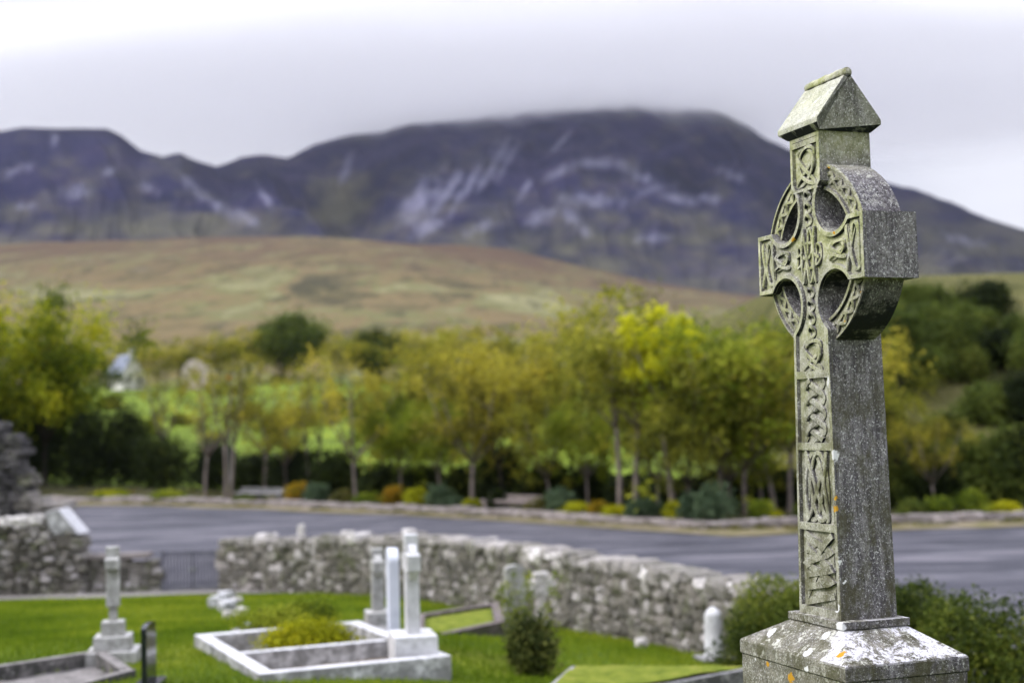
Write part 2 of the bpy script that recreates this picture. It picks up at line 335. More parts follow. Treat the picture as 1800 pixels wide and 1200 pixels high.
# weathered limestone of the tall cross: grain, algae, lichen
def cross_stone(name, spots, base_lo, base_hi, green=1., dark=0., white=0.):
    n = NT(name); o = n.tc(); sx = n.n('ShaderNodeSeparateXYZ', {0: o}).outputs; nr = n.n('ShaderNodeSeparateXYZ', {0: n.tc('Normal')}).outputs
    c = n.ramp(n.noise(14, 6, .7), [(.3, base_lo), (.72, base_hi)])
    side = n.step(nr[0], .4, .8)                                       # right end faces: greyer weathering, plus shade painted in away from the sun
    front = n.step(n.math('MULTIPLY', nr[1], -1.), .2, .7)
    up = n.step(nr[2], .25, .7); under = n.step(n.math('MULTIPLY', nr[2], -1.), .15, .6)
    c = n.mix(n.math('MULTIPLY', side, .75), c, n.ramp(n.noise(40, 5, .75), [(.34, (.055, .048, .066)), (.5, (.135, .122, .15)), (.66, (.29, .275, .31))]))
    # rain streaks down the side
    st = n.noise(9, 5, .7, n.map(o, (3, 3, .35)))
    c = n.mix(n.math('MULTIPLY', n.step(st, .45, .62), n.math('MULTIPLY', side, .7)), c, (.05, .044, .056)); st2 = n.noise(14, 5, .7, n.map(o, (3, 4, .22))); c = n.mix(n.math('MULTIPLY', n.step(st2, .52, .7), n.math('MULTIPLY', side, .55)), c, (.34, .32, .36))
    # fine pits and grain
    c = n.mix(n.step(n.noise(120, 3, .8), .53, .62, 0, .8), c, (.05, .05, .045))
    c = n.mix(n.step(n.noise(105, 3, .8, n.map(o, (1.1, 1, .9))), .56, .63, 0, .9), c, (.70, .69, .70))
    gr = n.math('MULTIPLY', n.step(n.noise(7, 5, .7, n.map(o, (1, 1, .6))), .42, .62), n.step(sx[2], -.25, -.8, .10, .92)); c = n.mix(gr, c, (.085, .080, .048))
    # algae: strongest high on the cross, on the carved face
    hz = n.step(sx[2], -1.35, .25, .20, 1.)
    al = n.math('MULTIPLY', n.step(n.noise(5, 5, .65), .30, .62), hz)
    al = n.math('MULTIPLY', al, n.math('ADD', n.math('MULTIPLY', front, .9), n.math('MULTIPLY', n.step(sx[2], .28, .5), .55), True))
    c = n.mix(n.math('MULTIPLY', al, .82*green), c, n.ramp(n.noise(22, 4, .7), [(.3, (.20, .23, .05)), (.48, (.48, .50, .20)), (.66, (.80, .78, .56))]))
    # pale crusty lichen
    pl = n.step(n.noise(24, 6, .8, dist=.3), .53, .61)
    c = n.mix(n.math('MULTIPLY', pl, n.math('SUBTRACT', n.math('ADD', .5, n.math('MULTIPLY', up, .5), True), n.math('MULTIPLY', side, .38))), c, (.66, .66, .58))
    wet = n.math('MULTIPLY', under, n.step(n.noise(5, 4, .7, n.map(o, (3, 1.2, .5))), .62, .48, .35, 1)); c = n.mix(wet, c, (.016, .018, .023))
    if white:
        wl = n.math('MULTIPLY', n.step(n.noise(7.5, 6, .72, dist=.5), .49, .53), n.math('MULTIPLY', up, n.step(sx[0], .15, .24)))
        c = n.mix(n.math('MULTIPLY', wl, .95), c, n.mix(n.step(n.noise(70, 4, .8), .36, .52), (.30, .28, .31), (.80, .79, .83)))
    wv = n.n('ShaderNodeVectorMath', {0: n.ncol(40, 3), 1: (.5, .5, .5)}, operation='SUBTRACT').outputs[0]
    wv = n.n('ShaderNodeVectorMath', {0: wv, 3: .042}, operation='SCALE').outputs[0]
    pos = n.n('ShaderNodeVectorMath', {0: o, 1: wv}, operation='ADD').outputs[0]
    for (p, rad, col) in spots:
        d = n.n('ShaderNodeVectorMath', {0: pos, 1: p}, operation='DISTANCE').outputs['Value']
        c = n.mix(n.step(d, rad*.82, rad*1.08, 1., 0.), c, col)
    h = n.math('ADD', n.math('MULTIPLY', n.noise(90, 5, .8), .6), n.math('MULTIPLY', n.noise(22, 4, .7), .9))
    return n.fin(c, .95, n.bump(h, .85, .012), spec=.2)
WH = (.85, .85, .86); OR = (.62, .33, .03)

# ------------------------------------------------------------------ the tall carved cross (front at local -Y, centre of the head at z = 0)
CX, CY, CZ, YAW = 1.417, 6.2, EYE+.69, -1.2278
root = empty('celtic_cross', (CX, CY, CZ), YAW, 'tall lichen covered stone Celtic cross with carved knotwork, ringed head and gabled cap', 'cross')
def dep(v): return (.26-.0085*v)/2
HC, HR = (.20, .21), .13
def outline():
    q = []
    a0 = math.atan2(math.sqrt(HR**2-(HC[0]-.12)**2), -(HC[0]-.12)); a1 = math.atan2(.137-HC[1], math.sqrt(HR**2-(.137-HC[1])**2))+2*math.pi
    arc = [(HC[0]+HR*math.cos(a0+(a1-a0)*i/28), HC[1]+HR*math.sin(a0+(a1-a0)*i/28)) for i in range(29)]
    def shw(v): return .140+(.167-.140)*(-.33-v)/1.22 if v < -.33 else .140
    up_r = [(.12, .53)]+arc+[(.428, .137)]
    lo = [(x, -y) for x, y in arc[::-1]]
    # below the ring the shaft is wider than the neck: the arc is cut where it meets the shaft
    lo = [p for p in lo if not (p[0] > .118 and p[1] < -.25 and p[0] < .16 and p[1] < -.30)]
    lo_r = [(.428, -.137)]+lo+[(.140, -.33)]+[(.167, -1.553)]
    rt = up_r+lo_r
    return rt+[(-x, y) for x, y in rt[::-1]]          # clockwise seen from the front
OUT = outline()
def offset(P, d):
    n = len(P); Q = []
    for i in range(n):
        p0, p1, p2 = Vector(P[i-1]), Vector(P[i]), Vector(P[(i+1) % n])
        a = (p1-p0).normalized(); b = (p2-p1).normalized()
        na = Vector((a.y, -a.x)); nb = Vector((b.y, -b.x)); m = (na+nb)
        m = m.normalized() if m.length > 1e-6 else na
        k = d/max(.35, m.dot(na)); Q.append(tuple(p1+m*k))
    return Q
def plate(mb, P, yf, yb, chamf=0):
    n = len(P); V = []
    for (u, v) in P: V.append((u, -yf*dep(v)/.13, v))
    for (u, v) in P: V.append((u, yb*dep(v)/.13, v))
    Fc = [tuple(range(n)), tuple(range(2*n-1, n-1, -1))]+[(i, n+i, n+(i+1) % n, (i+1) % n) for i in range(n)]
    mb.add(V, Fc)
def ribbon(mb, P, wd, yf, h, closed=False, hm=None, flat=False):
    """raised strip following P on the carved face; hm = relative height along it (over and under)"""
    n = len(P); V = []; Fc = []
    sec = [(-.5, -.25), (-.45, .78), (-.28, 1), (.28, 1), (.45, .78), (.5, -.25)] if not flat else [(-.5, -.25), (-.47, 1), (.47, 1), (.5, -.25)]
    m = len(sec)
    for i in range(n):
        a = Vector(P[i-1] if (closed or i) else P[0]); b = Vector(P[(i+1) % n] if (closed or i < n-1) else P[-1]); t = (b-a)
        t = t.normalized() if t.length > 1e-9 else Vector((1, 0)); nn = Vector((-t.y, t.x)); k = 1 if hm is None else hm[i]
        for (s_, q) in sec:
            u, v = P[i][0]+nn.x*s_*wd, P[i][1]+nn.y*s_*wd
            V.append((u, -(yf+h*(q*k if q > 0 else q))*dep(v)/.13, v))
    for i in range(n if closed else n-1):
        j = (i+1) % n
        for k in range(m-1): Fc.append((i*m+k, i*m+k+1, j*m+k+1, j*m+k))
    if not closed: Fc += [tuple(range(m))[::-1], tuple((n-1)*m+k for k in range(m))]
    mb.add(V, Fc)
FL = .115; RH = .0155                                   # depth of the sunk panels and height of the relief
mb = MB(); plate(mb, OUT, FL, .13)
o1, o2, o3 = offset(OUT, .0012), offset(OUT, .020), offset(OUT, .026)
N = len(OUT); V = []
for P, y in ((o1, FL-.003), (o1, .1285), (offset(OUT, .003), .130), (o2, .130), (o3, FL-.003)):
    V += [(u, -y*dep(v)/.13, v) for u, v in P]
Fc = [(k*N+i, k*N+(i+1) % N, (k+1)*N+(i+1) % N, (k+1)*N+i) for k in range(4) for i in range(N)]
mb.add(V, Fc)
def knot(cx, cz, W, H, a, b, wd, ph=0., n=150, lift=None):
    P = []; hm = []
    for i in range(n):
        t = 2*math.pi*i/n
        P.append((cx+W*math.sin(a*t+ph), cz+H*math.cos(b*t))); hm.append(.78+.34*math.cos((a+b)*t+(lift or 0)))
    ribbon(mb, P, wd, FL, RH, True, hm)
def plait(cx, z0, z1, W, wd, per, strands=3):
    for s_ in range(strands):
        P = []; hm = []; n = 90
        for i in range(n+1):
            z = z0+(z1-z0)*i/n; t = 2*math.pi*(z-z0)/per+2*math.pi*s_/strands
            P.append((cx+W*math.sin(t), z)); hm.append(.75+.38*math.cos(2*t+.6))
        ribbon(mb, P, wd, FL, RH, False, hm)
# dividers between panels
for v, hw in ((-.515, .13), (-.825, .136), (-1.17, .143), (-1.53, .15)): ribbon(mb, [(-hw, v), (0, v), (hw, v)], .034, FL, .0158, flat=True)
# shaft panels
plait(0, -.80, -.54, .072, .034, .20)
knot(0, -.998, .084, .145, 3, 4, .025, .3, 260)
for P in ([(-.11, -1.20), (.10, -1.275), (-.11, -1.33), (.11, -1.40), (-.11, -1.435)], [(.11, -1.20), (-.02, -1.30), (.11, -1.345), (-.10, -1.38)],
          [(-.11, -1.50), (.11, -1.455)], [(-.10, -1.25), (-.02, -1.30), (-.1, -1.345)]):
    Q = []
    for i in range(len(P)-1):
        for k in range(6): Q.append((P[i][0]+(P[i+1][0]-P[i][0])*k/6, P[i][1]+(P[i+1][1]-P[i][1])*k/6))
    ribbon(mb, Q+[P[-1]], .030, FL, RH, flat=True, hm=[.75+.3*math.sin(i*.7) for i in range(len(Q)+1)])
for P in ([(-.115, -1.20), (-.115, -1.30), (0, -1.25)], [(.115, -1.39), (.115, -1.28), (0.01, -1.34)], [(-.115, -1.39), (0., -1.36), (-.115, -1.50)], [(.12, -1.42), (.12, -1.52), (-.03, -1.50)]):
    V = [(u, -(FL-.003), v) for u, v in P]+[(u*.86+sum(p[0] for p in P)/3*.14, -(FL+.009), v*.86+sum(p[1] for p in P)/3*.14) for u, v in P]
    mb.add(V, [(3, 4, 5), (0, 1, 4, 3), (1, 2, 5, 4), (2, 0, 3, 5)])
# strip below and through the head
knot(0, -.435, .066, .064, 3, 2, .021, .4, 200)
plait(0, -.36, -.14, .021, .020, .115, 2)
plait(0, .13, .29, .022, .020, .105, 2)
knot(0, .392, .064, .082, 3, 2, .021, .45, 200)
ribbon(mb, [(-.10, .292), (0, .292), (.10, .292)], .014, FL, .0158, flat=True); ribbon(mb, [(-.10, .495), (0, .495), (.10, .495)], .026, FL, .0158, flat=True)
# boss of squared interlace at the centre
knot(0, 0, .052, .118, 2, 5, .0155, .35, 260)
for v_ in (-.055, .055): ribbon(mb, [(-.05+.1*i/16, v_) for i in range(17)], .016, FL, RH, False, [.75+.35*math.cos(i*1.2) for i in range(17)])
for u_ in (-.075, .075): knot(u_, 0, .02, .045, 1, 1, .014, .3)
ribbon(mb, [(-.09+.18*i/20, .012*math.sin(i*.6)) for i in range(21)], .017, FL, RH, False, [.8+.3*math.cos(i*.9) for i in range(21)])
# arms
for s_ in (-1, 1):
    knot(s_*.345, 0, .048, .098, 2, 3, .0195, .45, 220)
    knot(s_*.225, 0, .055, .036, 3, 2, .0165, .4, 180)
# spots of lichen and droppings, positions on the stone
fr = -.134
SP = [((.115, fr, -.555), .026, WH), ((.163, fr, -.862), .030, WH), ((.168, -.125, -1.31), .012, WH), ((.172, -.11, -1.385), .013, WH), ((.122, -.02, .372), .011, WH),
      ((.13, fr, .34), .013, OR), ((.10, fr, -.775), .012, OR), ((.160, fr, -1.045), .012, OR), ((.150, fr, -1.085), .014, OR), ((-.12, fr, .085), .013, OR), ((.215, fr, .075), .010, OR),
      ((-.11, fr, -1.0), .009, OR), ((.02, fr, .33), .008, OR), ((.14, -.13, -1.50), .022, WH)]
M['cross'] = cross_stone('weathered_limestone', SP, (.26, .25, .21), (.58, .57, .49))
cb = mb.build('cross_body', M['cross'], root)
bpy.context.view_layer.update()
# ring segments
RI, RO, RD = .293, .401, .094
def ringseg(sx, sz):
    mb = MB(); a0, a1, n = R(14), R(76), 26; V = []
    prof = [(RI, -RD+.012), (RI, -RD), (RI+.013, -RD), (RI+.017, -RD+.012), (RO-.017, -RD+.012), (RO-.013, -RD), (RO-.004, -RD), (RO, -RD+.004), (RO, RD), (RI, RD)]
    m = len(prof)
    for i in range(n+1):
        a = a0+(a1-a0)*i/n
        V += [(sx*r*math.cos(a), y, sz*r*math.sin(a)) for r, y in prof]
    Fc = [(i*m+k, i*m+(k+1) % m, (i+1)*m+(k+1) % m, (i+1)*m+k) for i in range(n) for k in range(m)]
    if sx*sz < 0: Fc = [f[::-1] for f in Fc]
    mb.add(V, Fc)
    for s_ in (0, 1):
        P = []; hm = []
        for i in range(61):
            a = a0+(a1-a0)*i/60; t = i/60*2*math.pi*2.6+math.pi*s_
            r = (RI+RO)/2+.020*math.sin(t); P.append((sx*r*math.cos(a), sz*r*math.sin(a))); hm.append(.75+.4*math.cos(t*2))
        ribbon(mb, P, .019, RD-.012, .012, False, hm)
    return mb
SPR = [((.33, -.10, -.19), .012, OR), ((.2, -.1, -.3), .012, OR), ((.13, -.1, .365), .015, OR)]
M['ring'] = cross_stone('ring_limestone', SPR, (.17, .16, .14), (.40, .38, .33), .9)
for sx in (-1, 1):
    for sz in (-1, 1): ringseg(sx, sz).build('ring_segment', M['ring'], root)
# gabled capstone with a ridge roll
mb = MB(); cw, cd = .165, .160
prof = [(-.132, .528), (-cd, .556), (-cd, .578), (-.012, .772), (.012, .772), (cd, .578), (cd, .556), (.132, .528)]
V = [(-cw, y, z) for y, z in prof]+[(cw, y, z) for y, z in prof]
for i, (y, z) in enumerate(prof):
    if i in (0, 7): V[i] = (-.128, y, z); V[8+i] = (.128, y, z)
mb.add(V, [tuple(range(8)), tuple(range(15, 7, -1))]+[(i, 8+i, 8+(i+1) % 8, (i+1) % 8) for i in range(8)])
cap = mb.build('capstone', cross_stone('cap_limestone', [((.05, -.09, .68), .01, WH)], (.46, .46, .40), (.80, .79, .72), .45), root, bevel=.004)
mb = MB(); mb.tube([(-cw*.93+i*cw*1.93/10, 0, .778) for i in range(11)], [.021]+[.024+.002*math.sin(i*2) for i in range(9)]+[.022], 14)
mb.build('ridge_roll', M['cross'], cap, smooth=True)
# collar and plinth
mb = MB(); mb.box((0, 0, -1.566), (.218, .165, .016)); 
M['plinth'] = cross_stone('plinth_limestone', [((.13, -.20, -1.60), .03, WH), ((.20, -.17, -1.575), .032, WH), ((-.25, -.235, -1.64), .028, WH), ((.02, -.215, -1.60), .022, WH), ((.12, -.28, -1.67), .026, WH), ((-.02, -.25, -1.635), .016, WH),
    ((.33, -.25, -1.655), .022, OR), ((.40, -.305, -1.76), .017, OR), ((.36, -.305, -1.84), .022, WH), ((.0, -.305, -1.80), .03, OR), ((-.1, -.305, -1.78), .018, OR), ((-.2, -.305, -1.77), .02, OR), ((-.30, -.305, -1.76), .014, WH), ((.14, -.305, -1.74), .02, WH), ((.05, -.305, -1.86), .03, OR)], (.13, .125, .11), (.33, .31, .26), .45, white=1.)
mb.build('collar', M['plinth'], root, bevel=.003)
mb = MB(); hw, hd = .43, .294
V = [(sx*a, sy*b, z) for (a, b, z) in ((.205, .152, -1.582), (hw-.004, hd-.004, -1.688), (hw, hd, -1.697), (hw, hd, -1.75), (hw-.006, hd-.006, -1.754), (hw-.006, hd-.006, -2.62)) for sx, sy in ((-1, -1), (1, -1), (1, 1), (-1, 1))]
Fc = [(k*4+(i+1) % 4, k*4+i, (k+1)*4+i, (k+1)*4+(i+1) % 4) for k in range(5) for i in range(4)]+[(0, 1, 2, 3)]
mb.add(V, Fc); mb.build('plinth', M['plinth'], root, bevel=.003)

# ------------------------------------------------------------------ setting: lawn, car park, path, verge, bed
def pz(px, py, z):
    a, b = ray(px, py); d = (z-EYE)/b; return (a*d, d)
ZK = 1.97
B, C, A_ = Vector(pz(466, 1180, ZK)), Vector(pz(776, 1150, ZK)), Vector(pz(398, 1111, ZK))
e_1 = (C-B).normalized(); e_2 = Vector((-e_1.y, e_1.x)); Lw = (C-B).length; Ld = (A_-B).dot(e_2)
def gl(u, v): p = B+e_1*u+e_2*v; return (p.x, p.y)
QL = [pz(40, 1226, 1.98), pz(224, 1176, 1.98), pz(174, 1142, 1.98), pz(-160, 1192, 1.98)]
PITS = [[gl(0, 0), gl(Lw, 0), gl(Lw, Ld), gl(0, Ld)], QL]
def sheet(name, xs, ys, zf, m, kind='structure', keep=None):
    X, Y = np.meshgrid(xs, ys); Z = zf(X, Y); nx, ny = len(xs), len(ys)
    V = np.stack([X.ravel(), Y.ravel(), Z.ravel()], 1)
    Fc = [(j*nx+i, j*nx+i+1, (j+1)*nx+i+1, (j+1)*nx+i) for j in range(ny-1) for i in range(nx-1) if keep is None or keep(xs[i]+.01, ys[j]+.01)]
    mb = MB(); mb.add(V, Fc, rnd=.5); o = mb.build(name, m, smooth=True); return tag(o, kind=kind)
xs = np.concatenate([np.arange(-60, -26, 4.), np.arange(-26, -9, .35), np.arange(-9, 1.2, .09), np.arange(1.2, 16, .35), np.arange(16, 62, 4.)]); ys = np.concatenate([np.arange(-30, 0, 3.), np.arange(0, 13, .35), np.arange(13, 20, .09), np.arange(20, 44, .35)])
sheet('lawn', xs, ys, lambda x, y: T(x, y, True), M['lawn'])
def band(name, xs, ya, yb, zf, m, nrow=2):
    mb = MB(); V = []
    for j in range(nrow):
        t = j/(nrow-1)
        for x in xs: y = ya(x)*(1-t)+yb(x)*t; V.append((x, y, zf(x, y)))
    n = len(xs); mb.add(V, [(j*n+i, j*n+i+1, (j+1)*n+i+1, (j+1)*n+i) for j in range(nrow-1) for i in range(n-1)], rnd=.5)
    return tag(mb.build(name, m), kind='structure')
XS = np.arange(-60, 81, 1.)
band('car_park', XS, lambda x: float(np.interp(x, YB_X, YB_Y))+.35, lambda x: float(kerb_y(x))+.1, lambda x, y: -.004, M['asphalt'], 24)
def kerb_o(a, b): return lambda x: float(kerb_y(x))+(a)+.0*b
# verge strip, kerb stones, planted bed behind
band('verge', XS, lambda x: float(kerb_y(x))-3.2+float(fbm(x/3, 0, 2, 2))*1.5, lambda x: float(kerb_y(x))+.2, lambda x, y: .03+.02*(y-float(kerb_y(x))+3.2)/3.2, M['verge'], 3)
mb = MB(); rs = np.random.RandomState(5); x = -40.
while x < 60:
    L_ = rs.uniform(.7, 1.3); y = float(kerb_y(x+L_/2)); a = math.atan2(float(kerb_y(x+L_))-float(kerb_y(x)), L_)
    stone(mb, (x+L_/2, y+.15, .16), (L_/2*.52*2/math.cos(a), .35, .2+rs.uniform(-.05, .07)), a, 0, rs.rand()); x += L_
tag(mb.build('kerb', M['kerb']), kind='structure')
band('planting_bed', XS, lambda x: float(kerb_y(x))+.2, lambda x: float(kerb_y(x))+9, lambda x, y: max(.22, float(T(x, y))+.1), M['soil'], 8)
# gravel path in front of the gate
PX = np.arange(-22, -4.2, .5)
band('path', PX, lambda x: 37.3+.9*max(0, (x+9)/4.8)**2+.15*math.sin(x*1.3), lambda x: 39.75-.6*max(0, (x+7.5)/3.3), lambda x, y: float(T(x, y))+.03, M['path'], 6)
tag(MB().add([(-9.75, 39.6, .02), (-6.2, 39.6, .02), (-6.2, 41.2, .02), (-9.75, 41.2, .02)], [(0, 1, 2, 3)]).build('gateway_threshold', M['path']), kind='structure')

# moor and mountain
n = NT('moor'); v = n.map(n.tc(), (1, .22, 1))
c = n.ramp(n.noise(.022, 7, .72, v, .6), [(.34, (.06, .055, .03)), (.42, (.125, .105, .05)), (.485, (.19, .14, .07)), (.55, (.14, .14, .055)), (.62, (.25, .235, .12))])
c = n.mix(n.step(n.noise(.07, 5, .65, v), .52, .62, 0, .7), c, (.06, .06, .03))
c = n.mix(n.step(n.noise(.04, 4, .6, n.map(n.tc(), (.6, 1.2, 1))), .62, .75, 0, .55), c, (.24, .21, .17))
geo = n.n('ShaderNodeSeparateXYZ', {0: n.tc()}).outputs[1]
hi = n.step(geo, 650, 1300); c = n.mix(n.math('MULTIPLY', hi, n.step(n.noise(.01, 4, .6, v), .4, .6, .35, .85)), c, (.085, .05, .035))
fld = n.step(geo, 270, 330, 1, 0)
c = n.mix(fld, c, n.ramp(n.noise(.11, 6, .7), [(.34, (.055, .08, .012)), (.46, (.12, .17, .02)), (.56, (.19, .27, .03)), (.7, (.28, .34, .05))]))
bk = n.math('MULTIPLY', n.step(n.n('ShaderNodeSeparateXYZ', {0: n.tc()}).outputs[0], 10, 20), n.step(geo, 190, 260, 1, 0)); c = n.mix(bk, c, n.ramp(n.noise(.25, 5, .65), [(.3, (.06, .065, .02)), (.55, (.12, .115, .04)), (.75, (.19, .17, .075))]))
M['moor'] = n.fin(c, .95, n.bump(n.noise(.4, 4, .7), .7, 1.5), spec=.1)
def polar(name, pxs, ds, zf, mats, smooth=True, extra=None):
    PXg, D = np.meshgrid(pxs, ds); X = (PXg-900)/F*D; Z = zf(X, D)
    V = np.stack([X.ravel(), D.ravel(), Z.ravel()], 1); nx, ny = len(pxs), len(ds)
    idx = np.arange(nx*ny).reshape(ny, nx)
    q = np.stack([idx[:-1, :-1], idx[:-1, 1:], idx[1:, 1:], idx[1:, :-1]], -1).reshape(-1, 4)
    me = bpy.data.meshes.new(name); me.vertices.add(len(V)); me.vertices.foreach_set('co', V.ravel())
    me.loops.add(q.size); me.loops.foreach_set('vertex_index', q.ravel().astype(np.int32))
    me.polygons.add(len(q)); me.polygons.foreach_set('loop_start', np.arange(0, q.size, 4, dtype=np.int32)); me.polygons.foreach_set('loop_total', np.full(len(q), 4, np.int32))
    me.polygons.foreach_set('use_smooth', np.ones(len(q), bool)); me.update(calc_edges=True); me.validate()
    me.materials.append(mats)
    if extra:
        for k, fn in extra.items():
            a = me.attributes.new(k, 'FLOAT', 'POINT'); a.data.foreach_set('value', np.asarray(fn(PXg, D, X, Z), np.float32).ravel())
    o = bpy.data.objects.new(name, me); COL.objects.link(o); return tag(o, kind='structure')
def moor_z(X, D): return np.where(D < 72, T(X, D)-.12, T(X, D)-.12*np.clip((90-D)/18, 0, 1))
polar('moorland', np.arange(-1500, 3301, 12), np.concatenate([np.arange(44, 120, 2.), np.geomspace(120, 1750, 170)]), moor_z, M['moor'])
RPX = [-1500, -900, -400, 0, 40, 100, 190, 215, 250, 290, 320, 385, 430, 460, 510, 560, 620, 700, 760, 900, 1030, 1130, 1230, 1290, 1365, 1450, 1570, 1650, 1800, 2100, 2600, 3300]
RY = [420, 330, 250, 226, 219, 221, 221, 233, 261, 273, 270, 289, 274, 270, 278, 252, 238, 222, 208, 188, 174, 172, 182, 200, 245, 282, 324, 350, 400, 470, 540, 600]
RD_ = [2200, 2200, 2200, 2250, 2250, 2250, 2250, 2260, 2280, 2320, 2400, 2650, 2750, 2800, 2850, 2900, 2950, 3000, 3000, 3000, 3000, 3000, 3000, 3000, 3000, 2950, 2850, 2800, 2700, 2600, 2600, 2600]
def mtn_z(X, D):
    px = 900+X/D*F
    wob = fbm(X/240, D/240, 3, 41)
    pr = px
    Dr = np.interp(pr, RPX, RD_); yr = np.interp(pr, RPX, RY)
    zr = EYE+(HZ(px)-yr)*Dr/F
    zb = EYE+(HZ(px)-np.interp(px, MPX, MY))*1600/F-45
    t = (D-1450)/(Dr-1450)
    tt = np.clip(t, 0, 1)
    s = .55*tt+.45*(tt*tt*(3-2*tt))
    z = zb+(zr-zb)*s
    # gullies run down the slope: noise stretched along the fall line
    g1 = fbm(px/75+2.2*fbm(X/300, D/300, 2, 8)+tt*1.1, tt*1.6, 4, 11)
    z = z+g1*80*np.sin(np.pi*np.clip(tt, 0, 1))**.8
    z = z+wob*60*np.sin(np.pi*tt)+fbm(X/60, D/60, 3, 77)*14*np.clip(1.15-tt, 0, 1)
    # spur of the left hill running down in front of the valley
    cxp = np.interp(D, [1500, 1650, 1900, 2250], [600, 545, 420, 290])
    z = z+75*np.exp(-((px-cxp)/62)**2)*np.clip((D-1480)/150, 0, 1)*np.clip((2080-D)/450, 0, 1)
    z = z-70*np.exp(-((px-600)/85)**2)*np.clip((D-1500)/200, 0, 1)*np.clip((2700-D)/400, 0, 1)
    return np.where(t > 1, zr-(D-Dr)*.35+(zr-zb)*0, z)
SCREE = [(145, 335, 46, 13, -.1), (265, 328, 34, 10, .3), (45, 362, 26, 8, -.1), (30, 297, 36, 9, -.35), (98, 240, 9, 12, 0), (190, 300, 22, 6, -.3), (375, 352, 62, 9, .62), (335, 318, 30, 6, .8), (440, 382, 30, 7, .5), (470, 345, 34, 6, 1.0),
         (745, 352, 60, 20, -.9), (785, 345, 66, 9, -.95), (828, 325, 70, 8, -.98), (868, 300, 66, 7, -1.0), (905, 275, 50, 7, -1.05), (850, 398, 34, 10, -.3), (755, 400, 34, 9, -.5), (1055, 350, 62, 12, .02), (960, 376, 30, 11, -.4), (1020, 388, 34, 10, .8), (1150, 418, 50, 8, -.05),
         (990, 300, 52, 8, -.45), (1070, 284, 50, 8, .05), (1135, 308, 44, 8, .45), (1195, 345, 46, 9, .2), (1160, 330, 40, 9, -.2), (1290, 300, 34, 8, .5), (1250, 345, 26, 7, .2), (1700, 420, 50, 8, .25), (610, 300, 40, 7, -1.2), (1440, 330, 40, 9, .5), (1000, 240, 40, 5, -.8), (930, 330, 26, 6, -.9)]
def scr(PXg, D, X, Z):
    yy = HZ(PXg)-(Z-EYE)/D*F; m = np.zeros_like(Z)
    nz = fbm(PXg/34, yy/17, 4, 21)*1.9; nz2 = fbm(PXg/11+yy/40, yy/22, 3, 33)*1.8
    for (a, b, c_, d_, t) in SCREE:
        dx, dy = PXg-a, yy-b; u = dx*math.cos(t)+dy*math.sin(t); v = -dx*math.sin(t)+dy*math.cos(t)
        m = np.maximum(m, 1.05-np.sqrt((u/c_/1.1)**2+(v/d_/1.5)**2)+(nz+nz2*1.3)*.5-(.25 if a < 330 else 0))
    m = m*(m > 0)+np.clip(fbm(PXg/16-yy/22, yy/30, 4, 91)*1.6-.45, 0, .28)*np.clip((430-yy)/60, 0, 1)
    return np.clip(m*.95, 0, 1)
def grn(PXg, D, X, Z):
    yy = HZ(PXg)-(Z-EYE)/D*F; nz = fbm(PXg/40, yy/20, 4, 61)*2
    g = np.maximum(1.2-np.sqrt(((PXg-600)/75)**2+((yy-370)/75)**2), 1.2-np.sqrt(((PXg-300)/260)**2+((yy-400)/36)**2))
    g = np.maximum(g, .55*np.clip((yy-330)/90, 0, 1)); return np.clip(g+nz*.7, 0, 1)
n = NT('mountain'); o = n.tc()
c = n.ramp(n.noise(.006, 6, .65), [(.3, (.002, .004, .023)), (.5, (.007, .008, .042)), (.7, (.026, .022, .064))])  # blue of the hazy distance is painted into the base colour
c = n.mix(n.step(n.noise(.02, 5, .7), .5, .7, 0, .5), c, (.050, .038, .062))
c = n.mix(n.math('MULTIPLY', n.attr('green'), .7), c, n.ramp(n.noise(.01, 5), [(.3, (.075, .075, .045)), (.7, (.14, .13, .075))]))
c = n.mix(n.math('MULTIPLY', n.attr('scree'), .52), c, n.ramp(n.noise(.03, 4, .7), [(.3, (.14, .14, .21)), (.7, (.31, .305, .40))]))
M['mountain'] = n.fin(c, .95, n.bump(n.noise(.03, 5, .7), .6, 12.), spec=.1)
polar('mountain', np.concatenate([np.arange(-1500, -60, 24), np.arange(-60, 1870, 3.2), np.arange(1870, 3301, 24)]), np.concatenate([np.linspace(1440, 3060, 260), np.linspace(3080, 5000, 20)]), mtn_z, M['mountain'], extra={'scree': scr, 'green': grn})

